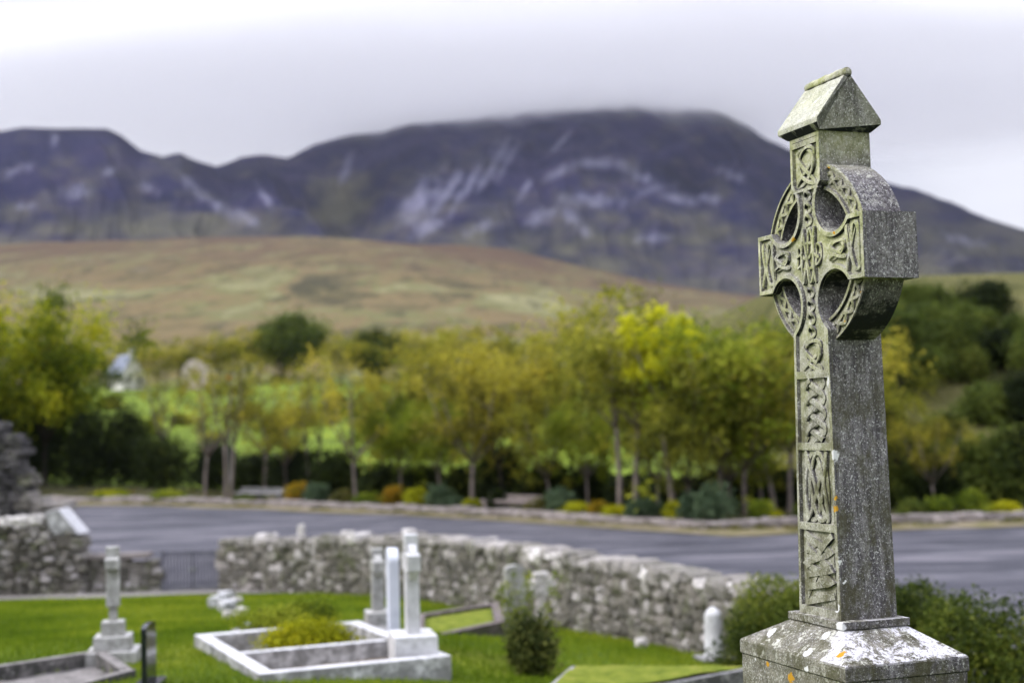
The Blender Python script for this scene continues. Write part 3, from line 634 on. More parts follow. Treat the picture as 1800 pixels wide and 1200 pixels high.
# ------------------------------------------------------------------ rubble walls
def wall_mesh(pts, th, rs, cap=True, core=.8, size=1., top_jit=.06, holes=None, mi_pale=.12):
    """pts: (x, y, zbase, ztop) along the wall; through-stones laid in rough courses"""
    mb = MB()
    P = np.array(pts, float); seg = np.hypot(np.diff(P[:, 0]), np.diff(P[:, 1])); S = np.concatenate([[0], np.cumsum(seg)])
    def g(s): return [float(np.interp(s, S, P[:, k])) for k in range(4)]
    def ang(s):
        a, b = g(max(0, s-.2)), g(min(S[-1], s+.2)); return math.atan2(b[1]-a[1], b[0]-a[0])
    n = max(2, int(S[-1]/.7)); V = []
    for i in range(n+1):
        s = S[-1]*i/n; x, y, z0, z1 = g(s); a = ang(s); nx_, ny_ = -math.sin(a)*th/2*core, math.cos(a)*th/2*core
        z1 -= .06
        V += [(x-nx_, y-ny_, z0-.3), (x+nx_, y+ny_, z0-.3), (x+nx_, y+ny_, z1), (x-nx_, y-ny_, z1)]
    Fc = [(i*4+k, i*4+(k+1) % 4, (i+1)*4+(k+1) % 4, (i+1)*4+k) for i in range(n) for k in range(4)]+[(0, 1, 2, 3), (n*4+3, n*4+2, n*4+1, n*4)]
    mb.add(V, Fc, 1)
    row = 0.
    hmax = max(P[:, 3]-P[:, 2])
    while row < hmax+.02:
        h = rs.uniform(.10, .22)*size; s = rs.uniform(-.2, .05)
        while s < S[-1]:
            w_ = rs.uniform(.16, .42)*size; sm = min(s+w_/2, S[-1]); x, y, z0, z1 = g(sm)
            if z0+row+h*.6 < z1+rs.uniform(-top_jit, top_jit):
                a = ang(sm)
                stone(mb, (x, y, z0+row+h/2+rs.uniform(-.05, .05)), (w_/2*1.0, th/2*rs.uniform(.96, 1.12), h/2*rs.uniform(.8, 1.35)), a+rs.uniform(-.08, .08), 0, .999 if rs.rand() < mi_pale else rs.rand()*.9, .12)
            s += w_
        row += h*.95
    return mb, g, S[-1], ang
def coping(g, Ln, ang, th, rs, name, parent, mats, lo=.25, hi=.55, hh=.09, lift=0.):
    mb = MB(); s = 0.
    while s < Ln:
        w_ = rs.uniform(lo, hi)*rs.choice([.6, 1, 1.2]); sm = min(s+w_/2, Ln); x, y, z0, z1 = g(sm)
        stone(mb, (x, y, z1+hh*.35+lift+rs.uniform(-.05, .05)), (w_/2, th/2*rs.uniform(.9, 1.12), hh*rs.uniform(.7, 1.7)), ang(sm), 0, rs.rand(), .16); s += w_*.97
    return mb.build(name, mats, parent, smooth=False)
rs = np.random.RandomState(12)
def wp(px, d, ybase, ytop):
    x, y, z = at(px, ybase, d); zt = at(px, ytop, d)[2]; return (x, y, min(z, float(T(x, y-.5)))-.05, zt)
wr = empty('stone_wall', (0, 33, 0), 0, 'long rubble stone wall with pale coping curving away from the gate behind the graves', 'wall')
def shift(pts, o): return [(a-o[0], b-o[1], c-o[2], d-o[2]) for a, b, c, d in pts]
pts = [wp(397, 39.9, 1035, 953), wp(560, 37.2, 1038, 953), wp(740, 34.1, 1050, 950), wp(880, 30.3, 1072, 962), wp(1000, 27.2, 1100, 982), wp(1130, 24, 1125, 1003), wp(1290, 20.6, 1158, 1032), wp(1420, 18.6, 1190, 1055)]
mbw, g_, Ln, ang_ = wall_mesh(shift(pts, (0, 33, 0)), .5, rs, size=.98, top_jit=.09)
mbw.build('masonry', [M['rubble'], M['mortar']], wr)
coping(g_, Ln, ang_, .56, rs, 'coping', wr, M['rubble_pale'])
# a few upright stones on the coping belong to it
up = MB()
for px, d, y0, hh, ww in ((530, 37.8, 950, .42, .09), (612, 36.4, 948, .22, .16), (470, 38.8, 950, .2, .28), (720, 34.6, 948, .25, .16)):
    x, y, z = at(px, y0, d); stone(up, (x, y-33, z+hh/2), (ww, .14, hh/2), 0, 0, .95, .2)
up.build('upright_stone', M['rubble_pale'], wr)
# short wall left of the gate with a flat concrete coping
sw = empty('stone_wall', (*at(215, 1036, 40.2)[:2], 0), 0, 'short low rubble wall with flat concrete coping between ruin and gate', 'wall')
a, b = wp(150, 40.2, 1034, 982), wp(280, 40.2, 1034, 982); o_ = tuple(sw.location)
mbw, g_, Ln, ang_ = wall_mesh(shift([a, b], o_), .45, rs); mbw.build('masonry', [M['rubble'], M['mortar']], sw)
mb = MB(); za = at(215, 976, 40.2)[2]; mb.box((-.15, 0, za), (abs(b[0]-a[0])/2*.93, .32, .07), rnd=.5); mb.build('coping', M['kerb'], sw, bevel=.02)
# ruined church: low front wall and the broken gable above it
rw = empty('ruined_wall', (*at(60, 1036, 40.)[:2], 0), 0, 'thick broken rubble wall of the ruin with a sloping white stone on its right end', 'wall'); o_ = tuple(rw.location)
mbw, g_, Ln, ang_ = wall_mesh(shift([wp(-160, 40.0, 1034, 925), wp(60, 40., 1034, 925), wp(100, 40., 1034, 925), wp(148, 40., 1034, 938)], o_), 1.0, rs); mbw.build('masonry', [M['rubble'], M['mortar']], rw)
mb = MB()
for px, py, h in ((15, 918, .14), (40, 916, .16), (66, 914, .14), (-15, 918, .15)):
    x, y, z = at(px, py, 39.7); stone(mb, (x-o_[0], y-o_[1], z), (.2, .25, h), 0, 0, .97, .2)
mb.build('coping', M['rubble_pale'], rw)
mb = MB(); P0 = [at(88, 898, 40.), at(112, 892, 40.), at(149, 936, 40.), at(100, 936, 40.)]
V = [(p[0]-o_[0], -.5, p[2]) for p in P0]+[(p[0]-o_[0], .5, p[2]) for p in P0]
mb.add(V, [(0, 1, 2, 3), (7, 6, 5, 4), (0, 4, 5, 1), (1, 5, 6, 2), (2, 6, 7, 3), (3, 7, 4, 0)], 0, .95); mb.build('sloping_stone', M['white_stone'], rw, bevel=.03)
rg = empty('ruined_gable', (*at(10, 940, 41.2)[:2], .6), 0, 'dark stepped gable fragment of the ruined church at the left edge', 'ruin'); o_ = tuple(rg.location)
mb = MB(); rs2 = np.random.RandomState(4)
prof = [(-260, 640), (-120, 680), (0, 735), (22, 762), (34, 790), (38, 830), (42, 868), (60, 872), (84, 880), (118, 890), (120, 940)]
row = 940
while row > 640:
    hpx = rs2.uniform(8, 14); px = -200.
    right = [(890, 120), (876, 84), (850, 52), (826, 50), (800, 34), (780, 40), (764, 20), (748, 4), (720, -30), (0, -90)]; right = next(q[1] for q in right if row > q[0])+rs2.uniform(-5, 5)
    while px < right:
        wpx = rs2.uniform(14, 32); cxp = min(px+wpx/2, right)
        x, y, z = at(cxp, row-hpx/2, 41.6)
        light = .85 if (cxp > 55 or (row > 900 and rs2.rand() < .3)) else rs2.rand()*.6
        stone(mb, (x-o_[0], y-o_[1]+rs2.uniform(-.05, .05), z-o_[2]), (wpx/2*41.6/F*1.04, .45, hpx/2*41.6/F*1.12), 0, 0 if cxp < 50 else 1, light, .14); px += wpx
    row -= hpx*.95
mb.build('masonry', [M['rubble_dark'], M['rubble']], rg)

# ------------------------------------------------------------------ gate
gx0, gx1 = at(286, 1036, 40.1), at(393, 1036, 40.0); gz1 = at(340, 966, 40.)[2]
gt = empty('gate', ((gx0[0]+gx1[0])/2, 40.05, 0.0), 0, 'double leaf grey blue gate of upright bars between the two rubble walls', 'gate')
W_ = gx1[0]-gx0[0]
for s_ in (-1, 1):
    lf = MB(); x0, x1 = (0.02, W_/2-.03) if s_ > 0 else (-W_/2+.03, -.02)
    for z in (.10, gz1-.05): lf.box(((x0+x1)/2, .02, z), ((x1-x0)/2, .018, .022))
    for x in (x0, x1): lf.box((x+.0, 0, gz1/2), (.028, .025, gz1/2-.02))
    k = 9
    for i in range(1, k): lf.box((x0+(x1-x0)*i/k, -.004, gz1/2), (.030, .012, gz1/2-.02))
    lo_ = lf.build('gate_leaf', M['iron'], gt)
    MB().box((s_*.06, -.05, gz1*.55), (.03, .03, .06)).build('latch', M['galv'], lo_)
for s_ in (-1, 1): MB().box((s_*(W_/2+.0), 0, gz1/2), (.04, .04, gz1/2+.02)).build('gate_post', M['iron'], gt, bevel=.01)

# ------------------------------------------------------------------ graves
def kerbed(name, corners, z0, z1, wd, label, cat, m, infill, loc=None, cross_at=None, infz=.06):
    """low stone surround (corners in plan, in order) filled with gravel or turf"""
    c = np.array(corners, float); o = c.mean(0); t = empty(name, (o[0], o[1], z0), 0, label, cat)
    c = c-o; n_ = len(c); zt = z1-z0
    for i in range(n_):
        a, b = Vector(c[i]), Vector(c[(i+1) % n_]); d = (b-a); Ld = d.length; an = math.atan2(d.y, d.x); m_ = (a+b)/2
        k = 0.0 if i % 2 else wd            # butt the short sides between the long ones
        MB().box((m_.x, m_.y, (zt-.25)/2-(0 if i % 2 else .003)), ((Ld+k)/2-(0 if i % 2 == 0 else wd/2+.002), wd/2, (zt+.25)/2), an).build('kerb', m, t, bevel=.012)
    if cross_at:
        a = Vector(c[0])*(1-cross_at)+Vector(c[3])*cross_at; b = Vector(c[1])*(1-cross_at)+Vector(c[2])*cross_at; d = b-a; m_ = (a+b)/2
        MB().box((m_.x, m_.y, (zt-.25)/2-.02), (d.length/2-wd/2-.002, wd/2*.8, (zt+.25)/2-.01), math.atan2(d.y, d.x)).build('kerb', m, t, bevel=.012)
    q = c*.97; g2 = 10; V = []
    for j in range(g2+1):
        for i in range(g2+1):
            u, v = i/g2, j/g2; p = (q[0]*(1-u)+q[1]*u)*(1-v)+(q[3]*(1-u)+q[2]*u)*v
            V.append((p[0], p[1], zt-infz+float(fbm(p[0]*3+9, p[1]*3, 2, 4))*.06))
    MB().add(V, [(j*(g2+1)+i, j*(g2+1)+i+1, (j+1)*(g2+1)+i+1, (j+1)*(g2+1)+i) for j in range(g2) for i in range(g2)], rnd=.5).build('gravel_bed' if infill == 'gravel' else 'turf_bed', M[infill], t, smooth=True)
    return t
GA = math.atan2(e_1.y, e_1.x)
kerbed('grave_plot', [gl(0, 0), gl(Lw, 0), gl(Lw, Ld), gl(0, Ld)], 1.45, ZK, .17, 'white kerbed double grave plot divided lengthwise, gravel on its near half', 'grave', M['white_stone'], 'gravel', cross_at=.52, infz=.24)
def ringed_cross(name, loc, rz, h, th, label, m, ped=(.34, .28, .38), steps=1, group=None, ring=True):
    t = empty(name, loc, rz, label, 'cross', group); z = 0.
    for i in range(steps):
        k = 1-.28*i; hh = ped[2]/steps
        MB().box((0, 0, z+hh/2-(.15 if i == 0 else 0)), (ped[0]*k, ped[1]*k, hh/2+(.15 if i == 0 else 0)), taper=.96).build('step' if steps > 1 else 'pedestal', m, t, bevel=.012); z += hh
    H = h-z; zc = z+H*.72; mb = MB(); a = H*.1
    P = [(-a*1.15, z), (a*1.15, z), (a*.8, zc-a), (H*.24, zc-a*.8), (H*.24, zc+a*.8), (a*.8, zc+a), (a*.8, h), (-a*.8, h), (-a*.8, zc+a), (-H*.24, zc+a*.8), (-H*.24, zc-a*.8), (-a*.8, zc-a)]
    n_ = len(P); V = [(x, -th/2, y) for x, y in P]+[(x, th/2, y) for x, y in P]
    mb.add(V, [tuple(range(n_)), tuple(range(2*n_-1, n_-1, -1))]+[(i, n_+i, n_+(i+1) % n_, (i+1) % n_) for i in range(n_)])
    mb.build('cross_shaft', m, t, bevel=.01)
    if ring:
        mb = MB(); N_ = 24; V = []
        for i in range(N_):
            aa = 2*math.pi*i/N_
            for r_, y_ in ((H*.15, -th*.3), (H*.2, -th*.3), (H*.2, th*.3), (H*.15, th*.3)): V.append((r_*math.cos(aa), y_, zc+r_*math.sin(aa)))
        mb.add(V, [(i*4+k, i*4+(k+1) % 4, ((i+1) % N_)*4+(k+1) % 4, ((i+1) % N_)*4+k) for i in range(N_) for k in range(4)]); mb.build('ring', m, t)
    return t
FACE = GA-math.pi/2+math.pi           # monuments face down the length of their plots (local -Y)
def mon_rz(off=0): return GA-math.pi/2+off
x, y = pz(726, 1143, ZK)
ringed_cross('headstone_cross', (x, y, 1.75), mon_rz(-.22), at(722, 938, y)[2]-1.75, .15, 'tall weathered white ringed cross on a pedestal at the head of the white kerbed plot', M['bleached_stone'], (.33, .25, .42))
def slab(name, loc, rz, w_, th, h, label, cat, m, arch=.5, base=None, seg=12, bevel=.008):
    t = empty(name, loc, rz, label, cat)
    z0 = 0
    if base: MB().box((0, 0, base[2]/2-.1), (base[0], base[1], base[2]/2+.1)).build('base', m, t, bevel=.01); z0 = base[2]
    P = [(-w_/2, z0), (w_/2, z0)]; r_ = w_/2*arch*2
    ha = h-r_*.5 if arch else h
    if arch: P += [(w_/2*math.cos(math.pi*i/seg), ha+(h-ha)*math.sin(math.pi*i/seg)) for i in range(seg+1)]
    else: P += [(w_/2, h), (-w_/2, h)]
    n_ = len(P); V = [(x, -th/2, y) for x, y in P]+[(x, th/2, y) for x, y in P]
    MB().add(V, [tuple(range(n_)), tuple(range(2*n_-1, n_-1, -1))]+[(i, n_+i, n_+(i+1) % n_, (i+1) % n_) for i in range(n_)]).build('slab', m, t, bevel=bevel)
    return t
def on(px, py, d=None):       # ground point for a foot seen at a pixel
    return gp(px, py) if d is None else gd(px, d, py)
x, y, z = at(692, 1112, 18.3); z = float(T(x, y))
slab('headstone', (x, y, z-.05), mon_rz(-.27), .6, .13, at(692, 962, y)[2]-z+.05, 'smooth white marble headstone with rounded top, seen edge on between two pillars', 'headstone', M['marble'], .5, (.42, .16, .16))
x, y, z = at(665, 1098, 19.2); z = float(T(x, y))
t = ringed_cross('headstone_cross', (x, y, z), mon_rz(-.2), at(665, 963, y)[2]-z, .16, 'weathered pale grey stone cross left of the white marble headstone', M['pale_stone'], (.22, .17, .35))
x, y, z = at(668, 1108, 18.7); kerbed('grave_plot', [(x-1.75, y-.45), (x+.05, y-.02), (x-.16, y+.85), (x-1.96, y+.42)], float(T(x, y))-.1, float(T(x, y))+.16, .12, 'pale low kerbed plot behind the shrubs at the foot of the grey cross', 'grave', M['grey_stone'], 'gravel')
# flat white slab left of the shrubs
x, y, z = at(478, 1103, 19.3); zt = float(T(x, y)); tag(MB().box((x, y, zt+.02), (.24, .3, .13), .35).box((x-.30, y-.08, zt+.05), (.07, .14, .13), .35).build('grave_slab', M['marble'], bevel=.015), 'low blue white marble slab at the back left corner of the double plot', 'grave slab')
# stone cross on steps, left
x, y, z = at(200, 1172, 16.9); z = float(T(x, y)); h = at(198, 960, y)[2]-z
ringed_cross('headstone_cross', (x, y, z), mon_rz(-.25), h, .15, 'slim grey stone cross on a tall stepped base at the left plot', M['pale_stone'], (.30, .30, .66), 4, ring=False)
q0, q1, q2, q3 = QL
kerbed('grave_plot', [q0, q1, q2, q3], 1.4, 1.98, .13, 'grey concrete kerbed grave plot at the left edge below the stepped cross', 'grave', M['concrete'], 'concrete', infz=.16)
x, y, z = at(262, 1195, 14.4); z = float(T(x, y)); h = at(262, 1093, y)[2]-z
slab('headstone', (x, y, z), mon_rz(-.36), .5, .055, h, 'thin polished black granite headstone standing edge on', 'headstone', M['black'], .15, (.3, .12, .08), bevel=.004)
# dark kerbed plot right of the white cross
q = [pz(735, 1117, 1.50), pz(878, 1096, 1.42), pz(872, 1066, 1.40), pz(738, 1080, 1.46)]
kerbed('grave_plot', q, 1.0, 1.47, .16, 'long brown stone kerbed grave plot right of the white ringed cross', 'grave', M['brown_stone'], 'dry_grass')
x, y, z = at(906, 1072, 24.5); z = float(T(x, y))
slab('headstone', (x, y, z-.05), .35, .36, .12, at(906, 992, y)[2]-z+.05, 'small grey round topped headstone standing in front of the long wall', 'headstone', M['pale_stone'], .5)
x, y, z = at(952, 1085, 23.8); z = float(T(x, y)); mb = MB()
zt = at(952, 1012, y)[2]-z; mb.tube([(0, 0, -.1), (0, 0, zt*.5), (.02, 0, zt*.8)], [.12, .10, .09], 8); 
for dx, dz, r_ in ((-.14, .84, .10), (.13, .86, .10), (0, .97, .12), (0, .75, .11)): stone(mb, (dx, 0, zt*dz), (r_, .08, r_*.9), 0, 0, .9, .2)
t = empty('headstone_cross', (x, y, z), .2, 'rough lichen whitened small cross beside the round topped grey headstone', 'cross'); mb.build('cross_shaft', M['rubble_pale'], t)
# white pillar monument at the end of the long wall
x, y, z = at(1256, 1152, 20.0); z = float(T(x, y)); zt = at(1256, 1066, y)[2]-z
t = empty('pillar_monument', (x, y, z), .2, 'short round white pillar monument on a grey base at the right end of the wall', 'monument')
mb = MB(); rr = [(.0, .15), (.05, .15), (.07, .135), (.80, .125), (.86, .12), (.91, .10), (.96, .065), (1., .015)]
mb.tube([(0, 0, .06+(zt-.06)*a) for a, b in rr], [b for a, b in rr], 18); mb.build('pillar', M['bleached_stone'], t, smooth=True)
MB().box((0, 0, -.02), (.24, .24, .09)).build('base', M['grey_stone'], t, bevel=.012)
MB().box((.02, -.02, -.2), (.34, .32, .11)).build('step', M['concrete'], t, bevel=.012)
# turfed plot, bottom right of centre
q = [pz(960, 1222, 1.74), pz(1250, 1222, 1.74), pz(1330, 1180, 1.74), pz(975, 1192, 1.74)]
kerbed('grave_plot', [pz(940, 1230, 1.80), pz(1180, 1198, 1.80), pz(1320, 1172, 1.80), pz(1010, 1170, 1.80)], 1.35, 1.80, .08, 'turfed grave plot with a thin pale kerb in the foreground left of the tall cross', 'grave', M['grey_stone'], 'dry_grass', infz=-.02)
# loose boulders
for i, (px, py, r_, lb) in enumerate([(381, 1062, .17, 'white boulder at the left of the little heap on the lawn near the gate'), (398, 1052, .19, 'largest white boulder, topmost of the heap on the lawn near the gate'), (400, 1068, .17, 'white boulder at the front of the heap on the lawn near the gate'),
        (416, 1055, .11, 'small grey boulder at the right of the heap near the gate'), (425, 1075, .12, 'small pale boulder lying alone in the grass towards the plot'), (404, 1082, .13, 'low pale stone in the grass just in front of the heap'),
        (1128, 1132, .10, 'flat pale stone in the grass below the middle of the long wall'), (836, 1045, .24, 'big white boulder leaning against the foot of the long wall'), (1012, 1092, .18, 'white stone lying at the foot of the wall right of the dark shrub')]):
    x, y, z = gp(px, py+6); mb = MB(); stone(mb, (0, 0, r_*.6), (r_, r_*.8, r_*.75), .3*i, 0, .9, .22)
    o = mb.build('boulder', M['rubble_pale'] if i in (3, 4, 5, 6) else M['white_stone']); o.location = (x, y, z); tag(o, lb, 'boulder', 'loose boulders on the lawn')

# ------------------------------------------------------------------ foliage
def leaves(clumps, n, size, rs, shell=.45, fuzz=.3):
    """many small leaf faces spread through a set of clumps (cx, cy, cz, rx, ry, rz); one tone value per leaf"""
    C_ = np.array(clumps); wt = C_[:, 3]*C_[:, 4]*C_[:, 5]; wt = wt**.75; wt /= wt.sum()
    k = rs.choice(len(C_), n, p=wt); d = rs.normal(size=(n, 3)); d /= np.linalg.norm(d, axis=1)[:, None]
    r_ = (shell+(1-shell)*rs.rand(n)**.6)*(1+fuzz*rs.normal(size=n)); P = C_[k, :3]+d*C_[k, 3:6]*r_[:, None]
    nr_ = d*.8+rs.normal(size=(n, 3))*.75+np.array([0, 0, .4]); nr_ /= np.linalg.norm(nr_, axis=1)[:, None]
    t = np.cross(nr_, rs.normal(size=(n, 3))); t /= np.linalg.norm(t, axis=1)[:, None]; b = np.cross(nr_, t)
    s_ = size*rs.uniform(.55, 1.3, n)[:, None]
    V = np.stack([P-t*s_, P-b*s_*.55, P+t*s_, P+b*s_*.6+nr_*s_*.2], 1).reshape(-1, 3)
    tone = np.clip(rs.rand(len(C_))[k]*.62+rs.rand(n)*.42, 0, 1)
    return V, np.repeat(tone, 4)
def leaf_mesh(name, clumps, n, size, mats, rs, shell=.45, parent=None, fuzz=.3):
    V, tone = leaves(clumps, n, size, rs, shell, fuzz)
    me = bpy.data.meshes.new(name); me.vertices.add(len(V)); me.vertices.foreach_set('co', V.ravel())
    q = np.arange(4*n, dtype=np.int32); me.loops.add(4*n); me.loops.foreach_set('vertex_index', q)
    me.polygons.add(n); me.polygons.foreach_set('loop_start', q[::4]); me.polygons.foreach_set('loop_total', np.full(n, 4, np.int32)); me.update(calc_edges=True)
    me.materials.append(mats); a = me.attributes.new('rnd', 'FLOAT', 'POINT'); a.data.foreach_set('value', tone.astype(np.float32))
    o = bpy.data.objects.new(name, me); COL.objects.link(o); o.parent = parent; return o
def make_tree(name, h, spread, fork, nl, size, leafm, barkm, seed, crown_lo=.4, stems=1, trunk_r=.11, dense=1.):
    rs = np.random.RandomState(seed); root = empty(name, (0, 0, 0)); mb = MB(); cl = []
    for st in range(stems):
        bx, by = (st-(stems-1)/2)*.55, rs.uniform(-.2, .2); lean = np.array([rs.uniform(-.08, .08)+(st-(stems-1)/2)*.10, rs.uniform(-.08, .08)])
        zf = h*fork*rs.uniform(.9, 1.1); P = [(bx+lean[0]*z+.06*math.sin(z*1.3+st), by+lean[1]*z, z) for z in np.linspace(-.4, zf, 7)]
        mb.tube(P, np.linspace(trunk_r*1.25, trunk_r*.75, 7), 8)
        e = np.array(P[-1]); nb = 4 if stems > 1 else 6
        for i in range(nb):
            a = 2*math.pi*(i+rs.uniform(-.3, .3))/nb; rr_ = spread*rs.uniform(.35, .95)*(1 if stems == 1 else .7); tz = h*rs.uniform(.62, .95)
            if i == 0: rr_ *= .2; tz = h*.95
            tgt = e+np.array([rr_*math.cos(a), rr_*math.sin(a), tz-zf]); mid = e*.55+tgt*.45+np.array([rr_*.12*math.cos(a), rr_*.12*math.sin(a), -(tz-zf)*.06]); m2 = e*.2+tgt*.8+np.array([0, 0, -.1])
            mb.tube([e, mid, m2, tgt], [trunk_r*.6, trunk_r*.4, trunk_r*.22, trunk_r*.08], 6)
            for j in range(3):
                s0 = mid*(1-j*.3)+tgt*(j*.3); dv = rs.normal(size=3)*spread*.22; dv[2] = abs(dv[2])*.7; q = s0+dv
                mb.tube([s0, (s0+q)/2+rs.normal(size=3)*.08, q], [trunk_r*.22, trunk_r*.14, trunk_r*.05], 5)
                c_ = spread*rs.uniform(.16, .3)*dense; cl.append((*q, c_, c_, c_*.85))
            c_ = spread*rs.uniform(.16, .28)*dense; cl.append((*tgt, c_, c_, c_*.9)); c_ *= .8; cl.append((*mid, c_, c_, c_*.9))
    lo = h*crown_lo
    for i in range(int(14*dense)):
        a = rs.uniform(0, 6.28); r_ = spread*rs.uniform(.2, .85); c_ = spread*rs.uniform(.14, .27); cl.append((r_*math.cos(a), r_*math.sin(a), rs.uniform(lo, h*.9), c_*.85, c_*.85, c_*.75))
    mb.build('trunk', barkm, root, smooth=True)
    leaf_mesh('crown', cl, nl, size, leafm, rs, .3, root, .42)
    return root
def copy_tree(o):
    c = o.copy(); COL.objects.link(c)
    for ch in [q for q in bpy.data.objects if q.parent == o]:
        d = ch.copy(); COL.objects.link(d); d.parent = c
    return c
SPECIES = {
 'autumn': [make_tree('tree', 8.5, 4.0, .30, 3300, .125, M['leaf_autumn'], M['bark'], 11, .3), make_tree('tree', 8.5, 4.3, .24, 3900, .125, M['leaf_autumn'], M['bark_dark'], 12, .2, dense=1.05)],
 'olive': [make_tree('tree', 9, 4.0, .28, 3900, .125, M['leaf_olive'], M['bark'], 21, .2, dense=1.05), make_tree('tree', 9, 3.9, .22, 4300, .125, M['leaf_olive'], M['bark_dark'], 22, .12, dense=1.1)],
 'green': [make_tree('tree', 9.5, 4.8, .20, 13000, .15, M['leaf_green'], M['bark_dark'], 31, .1, dense=1.3), make_tree('tree', 9, 4.2, .24, 6500, .13, M['leaf_fresh'], M['bark'], 32, .12, dense=1.15)],
 'stems': [make_tree('tree', 8.5, 3.8, .42, 2200, .12, M['leaf_autumn'], M['bark'], 41, .4, 2, .10, 1.), make_tree('tree', 9, 3.7, .38, 4200, .12, M['leaf_olive'], M['bark'], 42, .3, 2, .10, 1.)],
 'bare': [make_tree('tree', 8.5, 3.6, .30, 1500, .11, M['leaf_autumn'], M['bark'], 71, .45, trunk_r=.11, dense=.8), make_tree('tree', 8.5, 3.2, .36, 1300, .11, M['leaf_olive'], M['bark'], 74, .45, 2, .10, .8)],
 'lime': [make_tree('tree', 9, 1.9, .5, 3600, .13, M['leaf_lime'], M['bark'], 51, .70, dense=1.0)],
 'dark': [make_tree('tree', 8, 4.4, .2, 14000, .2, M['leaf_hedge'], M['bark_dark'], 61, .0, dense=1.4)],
}
used = {}
def plant(kind, var, px, dd, ytop, label, group='trees beyond the car park', base=None, wid=1., rz=None):
    """dd: metres behind the far kerb"""
    a, b = ray(px, 860); d = 50.
    for _ in range(40): d = float(kerb_y(a*d))+dd
    if base: d = base
    x = a*d; z = float(T(x, d)); proto = SPECIES[kind][var]
    if proto.name in used: o = copy_tree(proto)
    else: o = proto; used[proto.name] = 1
    hz = {'autumn': 8.5, 'olive': 9, 'green': 9.5, 'stems': 8.5, 'bare': 8.5, 'lime': 9, 'dark': 8}[kind]
    h = at(px, ytop, d)[2]-z; s_ = h/hz/1.06
    o.location = (x, d, z); wv_ = wid*(random.uniform(.85, 1.2) if px > 160 else 1); o.scale = (s_*wv_, s_*wv_, s_); o.rotation_euler = (random.uniform(-.05, .05), random.uniform(-.07, .07), random.uniform(0, 6.28) if kind != 'stems' else random.uniform(-.3, .3))
    tag(o, label, 'tree', group); return o
TREES = [
 ('green', 1, 702, 6, 672, 'short fresh green tree below the yellow brown crown'),
 ('green', 1, 770, 7, 668, 'short fresh green tree behind the grey green mounds'),
 ('olive', 0, 965, 6, 672, 'short olive tree right of the stone bench'),
 ('green', 1, 1030, 7, 668, 'short green tree left of the twin pale stems'),
 ('olive', 0, 1160, 6, 660, 'short olive tree right of the twin pale stems'),
 ('green', 1, 1275, 6, 650, 'short green tree behind the biggest grey green shrub'),
 ('olive', 1, 850, 8, 676, 'short olive tree behind the dark green ball shrub'),
 ('autumn', 0, 500, 7, 690, 'short yellow brown tree behind the orange leaved shrub'),
 ('olive', 0, 1335, 7, 650, 'short olive tree left of the cross shaft'),
  ('green', 1, 668, 12, 655, 'low fresh green tree right of the forked pale trunk'),  ('autumn', 0, 870, 17, 575, 'golden tree deep behind the spreading golden one'), ('olive', 0, 1060, 17, 520, 'tall olive tree left behind the twin pale stems'), ('olive', 1, 1140, 16, 575, 'olive tree between the twin stems and the lime crown'), ('green', 1, 800, 19, 600, 'green tree deep behind the slender pale trunked one'), ('green', 1, 1400, 18, 540, 'green tree hidden directly behind the cross head'),
 ('green', 0, -60, 7, 470, 'broad bright green tree at the left edge, cut by the frame', 1.15), ('green', 0, 78, 9, 492, 'broad green tree standing second from the left edge', .8), 
 ('bare', 1, 287, 10, 615, 'sparse olive tree between the white house and the ring sculpture', .8), ('bare', 0, 362, 3.5, 600, 'sparse forked tree left of the leaning stems'), ('bare', 1, 400, 3, 585, 'leaning two stemmed tree left of the grey bench'),
 ('bare', 0, 470, 9, 610, 'yellow brown tree behind the grey bench'), ('bare', 1, 548, 8, 600, 'dark trunked olive tree above the orange and green shrub'), ('bare', 0, 622, 3, 598, 'forked pale trunk tree standing right of the orange and green shrub'),
 ('autumn', 1, 705, 9, 590, 'yellow brown tree above the yellow round shrub'), ('olive', 0, 762, 14, 570, 'olive tree rising behind the grey green mounds'), ('autumn', 0, 825, 3, 620, 'slender pale trunked autumn tree just left of the stone bench'),
 ('autumn', 1, 890, 7, 575, 'dark trunked spreading golden tree above the stone bench'), ('autumn', 0, 950, 10, 580, 'golden leaved tree right of the stone bench'), ('olive', 1, 1010, 13, 560, 'olive tree behind the blue green dome shrub'),
 ('stems', 1, 1098, 2.5, 500, 'tall tree with two pale stems in front of the lime coloured crown', 1.05), ('lime', 0, 1180, 3.5, 505, 'tree with a brilliant lime yellow crown', 1.1), ('green', 1, 1270, 6, 512, 'tall fresh green tree right of the lime yellow crown', 1.2),
 ('olive', 0, 1310, 5, 560, 'olive tree with slim leaning trunk left of the tall cross'), ('green', 1, 1345, 13, 525, 'fresh green tree just left of the cross head'), ('stems', 0, 1372, 5, 600, 'pale two stemmed tree partly hidden by the tall cross'),
 ('olive', 1, 1205, 2.6, 615, 'shorter olive tree in front of the trunk under the lime yellow crown'), ('autumn', 0, 1440, 8, 560, 'autumn tree hidden behind the shaft of the tall cross'), ('olive', 1, 1585, 7, 590, 'olive brown tree just right of the tall cross', .9), ('autumn', 0, 1640, 4, 720, 'small russet tree in front of the dark bank at right'),
 ('olive', 0, 1560, 14, 610, 'taller olive tree behind the olive brown one right of the cross')]
for t_ in TREES:
    k, v, px, dd, yt, lb = t_[:6]; plant(k, v, px, dd, yt, lb, wid=t_[6] if len(t_) > 6 else 1.)
